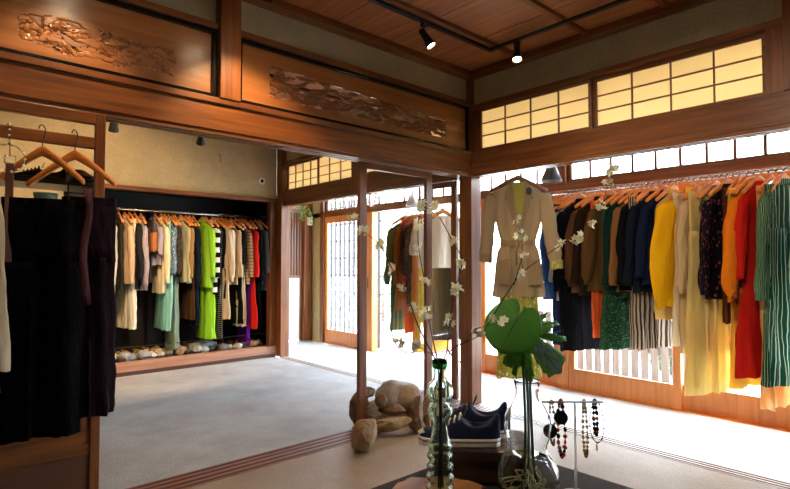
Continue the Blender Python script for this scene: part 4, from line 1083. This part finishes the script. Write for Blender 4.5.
# ------------------------------------------------------------------ beige belted jacket facing the room
jx, jy, jz = 3.20, 2.235, 1.80
jr = thing('jacket', 'beige belted safari jacket with rolled sleeves over a yellow flowered dress, beside the corner pillar', 'jacket', (jx,jy,jz), math.radians(-50)); jr.scale = (.80,.85,1.10)
beige = F((.42,.32,.20)); beige_d = F((.33,.245,.145)); yel = F((.42,.40,.10),'floral',(.85,.82,.45),30,.35)
def sil(rows, name, mat, parent, N=48, amp=.004, fx=40, ht=.055, caps=(True,False), seed=0, cy=0):
    m = MB(); m.loft([ring(hw, h_ if h_ else ht, z, n=N, seed=seed, amp=a_, fx=fx, sq=2.3, cx=cx, cy=cy) for hw, z, cx, h_, a_ in rows], caps); return cloth(m, name, mat, parent)
sil([(.055,-.10,0,.02,.0),(.10,-.115,0,.03,0),(.17,-.14,0,.045,.001),(.215,-.17,0,.055,.002),(.225,-.22,0,.06,.003),(.215,-.30,0,.065,.006),(.20,-.38,0,.065,.008),(.175,-.44,0,.06,.008),(.150,-.485,0,.052,.008),(.150,-.505,0,.052,.008),(.185,-.55,0,.06,.010),(.205,-.64,0,.065,.010),(.215,-.74,0,.068,.012),(.225,-.82,0,.07,.014),(.225,-.845,0,.07,.014)], 'body', beige, jr, amp=0)
for sd in (-1,1):
    P = [(.215*sd,0,-.185),(.245*sd,-.01,-.26),(.265*sd,-.02,-.36),(.275*sd,-.02,-.46),(.285*sd,-.02,-.56),(.285*sd,-.02,-.62)] if sd < 0 else [(.215,0,-.185),(.245,-.01,-.26),(.262,-.02,-.36),(.285,-.02,-.46),(.315,-.03,-.58),(.325,-.03,-.66)]
    SP = smooth_path(P, 4); n = len(SP); m = MB(); R = []
    for i, p in enumerate(SP):
        s = i/(n-1); r = (.066-.012*s)*(.8 if i == 0 else 1)*(1+.05*math.sin(i*2.1))
        R.append([(p.x+r*math.cos(2*PI*k/20)*(1+.06*math.sin(k*2+i)), p.y+r*.62*math.sin(2*PI*k/20), p.z+.012*sd*math.cos(2*PI*k/20)) for k in range(20)])
    m.loft(R, (True,True)); cloth(m, 'sleeve', beige, jr)
    p = SP[-1]; m = MB(); m.loft([[(p.x+.058*math.cos(2*PI*k/20), p.y+.040*math.sin(2*PI*k/20), p.z+dz) for k in range(20)] for dz in (.055,.0)], (False,False)); cloth(m, 'cuff', beige_d if sd < 0 else yel, jr)
# lapels, dress showing in the neckline, belt, pockets
m = MB(); m.prism([(-.065,-.105),(.065,-.105),(.045,-.22),(.004,-.42),(-.045,-.22)], (0,-.078,0), (1,0,0), (0,0,1), (0,.02,0)); m.build('dress_front', yel, jr); uvize(jr.children[-1],0,0,0,0)
for sd in (-1,1):
    m = MB(); m.prism([(sd*.052,-.095),(sd*.095,-.125),(sd*.125,-.215),(sd*.095,-.225),(sd*.100,-.245),(sd*.012,-.44),(sd*.004,-.43),(sd*.045,-.22)], (0,-.090,0), (1,0,0), (0,0,1), (0,.012,0)); o = m.build('lapel', beige_d, jr, bevel=.002); uvize(o,0,0,0,0)
    m = MB(); m.prism([(sd*.06,-.60),(sd*.175,-.61),(sd*.18,-.76),(sd*.075,-.77)], (0,-.092,0), (1,0,0), (0,0,1), (0,.016,0)); o = m.build('pocket', beige_d, jr, bevel=.003); uvize(o,0,0,0,0)
m = MB(); m.loft([ring(.158,.062,z,n=40,sq=2.3) for z in (-.475,-.515)], (False,False)); cloth(m, 'belt', beige_d, jr)
MB().tube([(.01,-.07,-.49),(.02,-.085,-.54),(.015,-.085,-.60),(.03,-.085,-.68)], [.010,.009,.008,.008], 8).build('belt_end', beige_d, jr, smooth=True)
MB().tube([(-.01,-.07,-.49),(-.03,-.082,-.55),(-.025,-.085,-.64)], [.010,.009,.008], 8).build('belt_end', beige_d, jr, smooth=True)
m = MB(); m.loft([[(.088+.024*f*math.cos(2*PI*k/20), d, -.165+.024*f*math.sin(2*PI*k/20)) for k in range(20)] for f, d in ((1,-.090),(1,-.098),(.6,-.104))]); m.build('corsage', M['metal_black'], jr)
for k in range(3): MB().lathe([(.006,0),(.006,.003)], (0,-.0,-.0), 10) if False else None
dr = thing('dress', 'long yellow-green flowered dress worn under the beige jacket, its skirt hanging below', 'dress', (jx,jy,jz), math.radians(-50)); dr.scale = (.80,.85,1.10)
sil([(.13,-.62,0,.035,.004),(.16,-.80,0,.045,.010),(.17,-1.0,0,.05,.018),(.18,-1.2,0,.055,.022),(.19,-1.36,0,.06,.026)], 'skirt', yel, dr, amp=0, caps=(True,False))
hk = thing('clothes_hanger', 'brown wooden hanger of the beige belted jacket on the lintel', 'hanger', (jx,jy,jz), math.radians(-50)); 
a, b = hanger_proto('wood'); m = MB(); m.v = [(x,y,z-.03) for x,y,z in a.v]; m.f = a.f; m.build('shoulder_bar', M['wood_x'], hk, smooth=True)
MB().tube([(0,0,-.075),(0,0,-.02),(.0,.012,.012),(0,.03,.018),(0,.045,.01)], .0022, 6).build('hook', M['chrome'], hk, smooth=True)

# pendant lamps of the veranda
def cone_lamp(label, loc, col, r=.085, h=.13):
    t = thing('pendant_lamp', label, 'lamp', loc, 0, None)
    MB().lathe([(.028,0),(.034,-.006),(r,-h),(r-.003,-h),(.031,-.010),(.0001,-.008)], (0,0,0), 32).build('shade', mat_plain('enamel_'+label[:5], col, .35), t, smooth=True)
    MB().tube([(0,0,0),(0,0,2.66-loc[2])], .003, 6).build('cord', M['metal_black'], t)
    MB().lathe([(.0001,.03),(.018,.03),(.022,0),(.022,-.01)], (0,0,0), 16).build('socket', M['metal_black'], t, smooth=True)
    MB().blob((0,0,-.045), (.028,.028,.034), seed=2, rough=0, sub=2).build('bulb', M['white'], t, smooth=True)
cone_lamp('grey cone pendant lamp between the beige jacket and the long clothes rack', (3.70,2.27,1.885), (.10,.11,.12))
cone_lamp('white cone pendant lamp above the green striped coat on the veranda', (3.90,4.05,1.86), (.75,.78,.80), .075, .14)

# leafy sprig hanging in the far veranda corner
sp = thing('hanging_plant', 'small leafy sprig hanging in the far corner of the veranda', 'plant', (3.80,6.10,1.95))
rr = random.Random(3); lm = mat_translucent('sprig_leaf', (.12,.22,.05), (.3,.5,.1), .4)
for k in range(7):
    P = [Vector((0,0,.0))]; d = Vector((rr.uniform(-1,1),rr.uniform(-1,1),-.5)).normalized()
    for j in range(6): P.append(P[-1]+d*.055); d = (d+Vector((0,0,-.25))).normalized()
    MB().tube(P, .0022, 5).build('stem', stem_g, sp)
    m = MB()
    for j in range(1,7):
        for q in range(2):
            a = rr.uniform(0,2*PI); e1 = Vector((math.cos(a),math.sin(a),-.6)).normalized(); e2 = e1.cross(Vector((0,0,1))).normalized(); n = len(m.v)
            m.v += [tuple(P[j]),tuple(P[j]+e1*.025+e2*.011),tuple(P[j]+e1*.055),tuple(P[j]+e1*.025-e2*.011)]; m.f.append((n,n+1,n+2,n+3))
    m.build('foliage', lm, sp)
MB().tube([(0,0,0),(0,0,.71)], .0015, 5).build('hanging_wire', M['metal_black'], sp)
tag(B(3.36,4.11,6.45,6.47,1.93,1.95).build('shelf', M['wood_x']), 'x', 'shelf') if False else None
swt = thing('wall_light', 'small cream wall light on the post at the far end of the veranda', 'lamp', (4.22,YE-.065,1.72))
B(-.035,.035,-.05,0,-.06,.06).build('shade', M['white'], swt, bevel=.008); B(-.02,.02,-.01,.004,-.08,.08).build('bracket', M['metal_black'], swt)

# ------------------------------------------------------------------ track lights
tk = thing('lighting_track', 'black L-shaped lighting track on the wooden ceiling', 'track')
B(-1.0,2.93,2.235,2.265,2.572,2.592).build('track_bar', M['metal_black'], tk, bevel=.002); B(2.895,2.925,-.6,2.235,2.572,2.592).build('track_bar', M['metal_black'], tk, bevel=.002)
tk = thing('lighting_track', 'black lighting track of the back room, mostly hidden by the carved transoms', 'track')
B(-.4,2.9,4.55,4.58,2.572,2.592).build('track_bar', M['metal_black'], tk, bevel=.002)
tk = thing('lighting_track', 'black lighting track behind the left carved transom', 'track')
B(-.4,2.2,3.70,3.73,2.572,2.592).build('track_bar', M['metal_black'], tk, bevel=.002)
def spotlight(label, loc, aim, power, r=.03, L=.11, drop=.05, group='black track spotlights', size=75, col=(1,.66,.34)):
    t = thing('spotlight', label, 'spotlight', loc, 0)
    d = (Vector(aim)-Vector(loc)); d.normalize()
    B(-.02,.02,-.016,.016,-.022,0).build('track_adapter', M['metal_black'], t, bevel=.003)
    MB().tube([(0,0,-.02),(0,0,-drop)], .005, 8).build('arm', M['metal_black'], t)
    c = Vector((0,0,-drop)); q = Vector((0,0,1)).rotation_difference(d)
    m = MB(); rings = []
    for rr_, z in ((.001,-.035),(r*.62,-.035),(r*.68,-.03),(r*.72,.02),(r*1.05,L-.035),(r*1.05,L-.025),(r*.95,L-.025),(r*.9,L-.04),(.001,L-.04)):
        rings.append([c+q@Vector((rr_*math.cos(2*PI*k/24), rr_*math.sin(2*PI*k/24), z)) for k in range(24)])
    m.loft(rings, (True,True)); m.build('housing', M['metal_black'], t, smooth=False)
    m = MB(); m.loft([[c+q@Vector((rr_*math.cos(2*PI*k/20), rr_*math.sin(2*PI*k/20), z)) for k in range(20)] for rr_, z in ((.001,L-.0385),(r*.8,L-.038),(r*.8,L-.033),(.001,L-.031))]); m.build('lamp_face', M['lamp'], t)
    ld = bpy.data.lights.new('spot_beam', 'SPOT'); ld.energy = power; ld.color = col; ld.spot_size = math.radians(size); ld.spot_blend = .7; ld.shadow_soft_size = .025
    lo = bpy.data.objects.new('spot_beam', ld); COL.objects.link(lo); lo.parent = t; lo.location = c+d*(L-.015); lo.rotation_mode = 'QUATERNION'; lo.rotation_quaternion = Vector((0,0,-1)).rotation_difference(d)
    return t
spotlight('black track spotlight tilted to the right in front of the carved transom', (2.265,2.25,2.572), (2.6,1.85,1.7), 14, drop=.07)
spotlight('black spotlight pointing straight down at the corner near the paper screens', (2.91,2.03,2.572), (2.55,1.75,1.2), 16, drop=.05)
spotlight('glowing spotlight at the top edge of the photo above the carved transom', (1.215,2.25,2.572), (1.35,2.72,1.6), 13, drop=.125, size=95)
spotlight('black spotlight seen above the hanging trousers in the back room', (1.13,4.565,2.572), (1.35,5.6,1.0), 30, r=.036, L=.12, drop=.33, size=80)
spotlight('black spotlight on the plaster wall side, right one of the back-room pair', (1.83,4.565,2.572), (2.05,5.6,1.0), 30, r=.036, L=.12, drop=.33, size=80)
spotlight('spotlight seen through the left cloud opening of the carved transom', (.70,3.715,2.572), (.9,5.6,1.6), 20, drop=.055)
spotlight('spotlight seen through the right opening of the left carved transom', (1.17,3.715,2.572), (1.4,5.6,1.6), 20, drop=.055)
spotlight('added fill spotlight over the table side of the front room, outside the frame', (.55,2.25,2.572), (.35,2.9,1.3), 6, drop=.05, size=80)  # added lamp out of view, brightens the clothes on the frame door
tk = thing('lighting_track', 'added unseen lighting track over the display table', 'track')
B(.45,.48,-.6,2.235,2.572,2.592).build('track_bar', M['metal_black'], tk, bevel=.002)  # unseen track, added only to carry the fill spotlights below
spotlight('added fill spotlight over the display table aimed at the right part of the long rack', (.465,.30,2.572), (3.75,1.15,1.0), 38, drop=.05, size=50, col=(1,.88,.72))  # invented lamp, puts warm fill on the right end of the rack
spotlight('added fill spotlight over the display table aimed at the beige belted jacket', (.465,.90,2.572), (3.5,2.05,1.0), 24, drop=.05, size=50, col=(1,.88,.72))  # no such lamp is seen; added to brighten the jacket side
spotlight('added fill spotlight over the display table aimed down at the vases', (.465,1.4,2.572), (1.35,1.05,.6), 12, drop=.05, size=60, col=(1,.88,.72))  # unseen lamp put in to light the things on the table

# ------------------------------------------------------------------ outside
fm = mat_wood('fence_grey', (.14,.135,.13), (.09,.088,.085), 'z', .8)
def fence(label, x, y0, y1, z1, gap, nm='garden_fence'):
    t = thing(nm, label, 'fence')
    m = MB(); y = y0
    while y < y1: m.box(x,x+.02,y,y+gap*.72,-.10,z1); y += gap
    m.build('slats', fm, t)
    r = MB(); r.box(x+.02,x+.05,y0,y1,.2,.28); r.build('rail', fm, t); r = MB(); r.box(x+.02,x+.05,y0,y1,z1-.2,z1-.12); r.build('rail', fm, t)
fence('pale vertical-slat garden fence seen through the glass behind the long rack', 5.5,1.9,4.2,.55,.10)
gl = thing('lattice_screen', 'dark grey lattice screen outside the glass door of the back room', 'screen')
lm_ = mat_plain('lattice_grey', (.012,.013,.016), .6)
for k in range(15): B(5.0,5.03,5.9+.12*k,5.955+.12*k,-.12,2.1).build('upright', lm_, gl)
for k in range(8): B(5.03,5.05,5.88,7.65,.1+.27*k,.125+.27*k).build('crossbar', lm_, gl)
bush_m = mat_translucent('hedge_leaf', (.20,.25,.17), (.20,.25,.15), .3)
def bush(label, c, r, seed):
    t = thing('shrub', label, 'shrub', c); rn = random.Random(seed); m = MB()
    for k in range(1400):
        v = Vector((rn.gauss(0,1),rn.gauss(0,1),rn.gauss(0,1))).normalized()*rn.uniform(.55,1); p = Vector((v.x*r[0],v.y*r[1],r[2]+v.z*r[2]))
        a = Vector((rn.uniform(-1,1),rn.uniform(-1,1),rn.uniform(-1,1))).normalized()*.05; b_ = a.orthogonal().normalized()*.022; n = len(m.v)
        m.v += [tuple(p-a),tuple(p+b_),tuple(p+a),tuple(p-b_)]; m.f.append((n,n+1,n+2,n+3))
    m.build('foliage', bush_m, t); MB().tube([(0,0,-.02),(0,0,r[2])], [.04,.015], 8).build('trunk', stem_m, t)
bush('leafy shrub outside the open veranda door beside the green coat', (7.4,8.6,-.12), (.7,.7,1.15), 1)
bush('low shrub beyond the fence behind the yellow shirt', (7.6,3.2,-.12), (.6,.7,.45), 2)
bush('low shrub outside behind the striped trousers', (6.3,2.35,-.12), (.30,.30,.26), 3)
# bicycle outside
bk = thing('bicycle', 'bicycle parked outside behind the corner pillar', 'bicycle', (4.95,4.75,-.12), 0)
dkm = mat_plain('bike_frame', (.10,.10,.10), .4)
for yy in (-.5,.5):
    MB().tube([(0, yy+.32*math.cos(a*PI/16), .34+.32*math.sin(a*PI/16)) for a in range(33)], .014, 8, caps=False).build('tyre', M['metal_black'], bk, smooth=True)
    m = MB()
    for a in range(12): m.tube([(0,yy,.34),(0,yy+.31*math.cos(a*PI/6),.34+.31*math.sin(a*PI/6))], .0015, 4)
    m.build('spokes', M['chrome'], bk)
fr = MB()
for p, q in (((0,-.5,.34),(0,-.35,.85)),((0,.5,.34),(0,.05,.32)),((0,.05,.32),(0,.18,.85)),((0,.05,.32),(0,-.38,.72)),((0,.5,.34),(0,.17,.78)),((0,.17,.78),(0,-.37,.78))): fr.tube([p,q], .013, 8)
fr.build('frame', dkm, bk, smooth=True)
MB().tube([(-.25,-.28,.98),(-.1,-.36,.97),(0,-.36,.92),(.1,-.36,.97),(.25,-.28,.98)], .010, 8).build('handlebar', M['chrome'], bk, smooth=True); MB().tube([(0,-.35,.85),(0,-.36,.93)], .010, 8).build('stem', M['chrome'], bk)
MB().blob((0,.20,.90), (.07,.13,.035), seed=1, rough=.05).build('saddle', M['metal_black'], bk, smooth=True)
cr_ = thing('bin', 'pink box standing outside behind the sliding door leaf', 'box', (5.45,5.25,-.12), 0)
B(-.18,.18,-.2,.2,.0,.72).build('box_body', mat_plain('pink', (.75,.12,.30), .5), cr_, bevel=.02); B(-.2,.2,-.22,.22,.72,.76).build('lid', mat_plain('pink_pale', (.8,.3,.42), .5), cr_, bevel=.01)
# neighbouring pale building beyond the garden
nb = thing('neighbour_house', 'pale neighbouring house beyond the garden', 'house')
B(11,15,-6,14,-.15,2.6).build('wall', mat_concrete('pale_render', (.75,.75,.73), (.65,.65,.63), 2, .9, .1), nb)
B(10.7,15.3,-6.3,14.3,2.6,2.75).build('eaves', M['white'], nb)

# ------------------------------------------------------------------ light
w = bpy.data.worlds.new('sky'); scene.world = w; w.use_nodes = True
bg = w.node_tree.nodes['Background']; bg.inputs[0].default_value = (.76,.88,1.0,1); bg.inputs[1].default_value = 7.0
sd_ = bpy.data.lights.new('sun', 'SUN'); sd_.energy = 9; sd_.angle = math.radians(3); sd_.color = (1,.95,.86)
so = bpy.data.objects.new('sun', sd_); COL.objects.link(so); so.rotation_euler = Vector((-.35,-.25,-1)).to_track_quat('-Z','Y').to_euler()
def portal(y0, y1, z0, z1):
    l = bpy.data.lights.new('window_portal', 'AREA'); l.shape = 'RECTANGLE'; l.size = y1-y0; l.size_y = z1-z0; l.cycles.is_portal = True
    o = bpy.data.objects.new('window_portal', l); COL.objects.link(o); o.location = (XC+.12,(y0+y1)/2,(z0+z1)/2)
    o.rotation_euler = Vector((-1,0,0)).to_track_quat('-Z','Z').to_euler()
portal(-.42,6.3,.02,2.36)

# ------------------------------------------------------------------ camera
cd = bpy.data.cameras.new('camera'); cd.sensor_width = 36; cd.lens = 531*36/790; cd.clip_start = .02; cd.clip_end = 200
co = bpy.data.objects.new('camera', cd); COL.objects.link(co); co.location = CAM
yw, pt = math.radians(48), math.atan(18.8/531)
fwd = Vector((math.cos(yw)*math.cos(pt), math.sin(yw)*math.cos(pt), math.sin(pt)))
co.rotation_euler = fwd.to_track_quat('-Z','Y').to_euler()
scene.camera = co
vs = scene.view_settings; vs.view_transform = 'Standard'; vs.look = 'None'; vs.gamma = 1; vs.use_curve_mapping = False; vs.exposure = 2.0
try:
    scene.cycles.use_denoising = True; scene.cycles.max_bounces = 10; scene.cycles.transparent_max_bounces = 16; scene.cycles.sample_clamp_indirect = 6
except Exception: pass
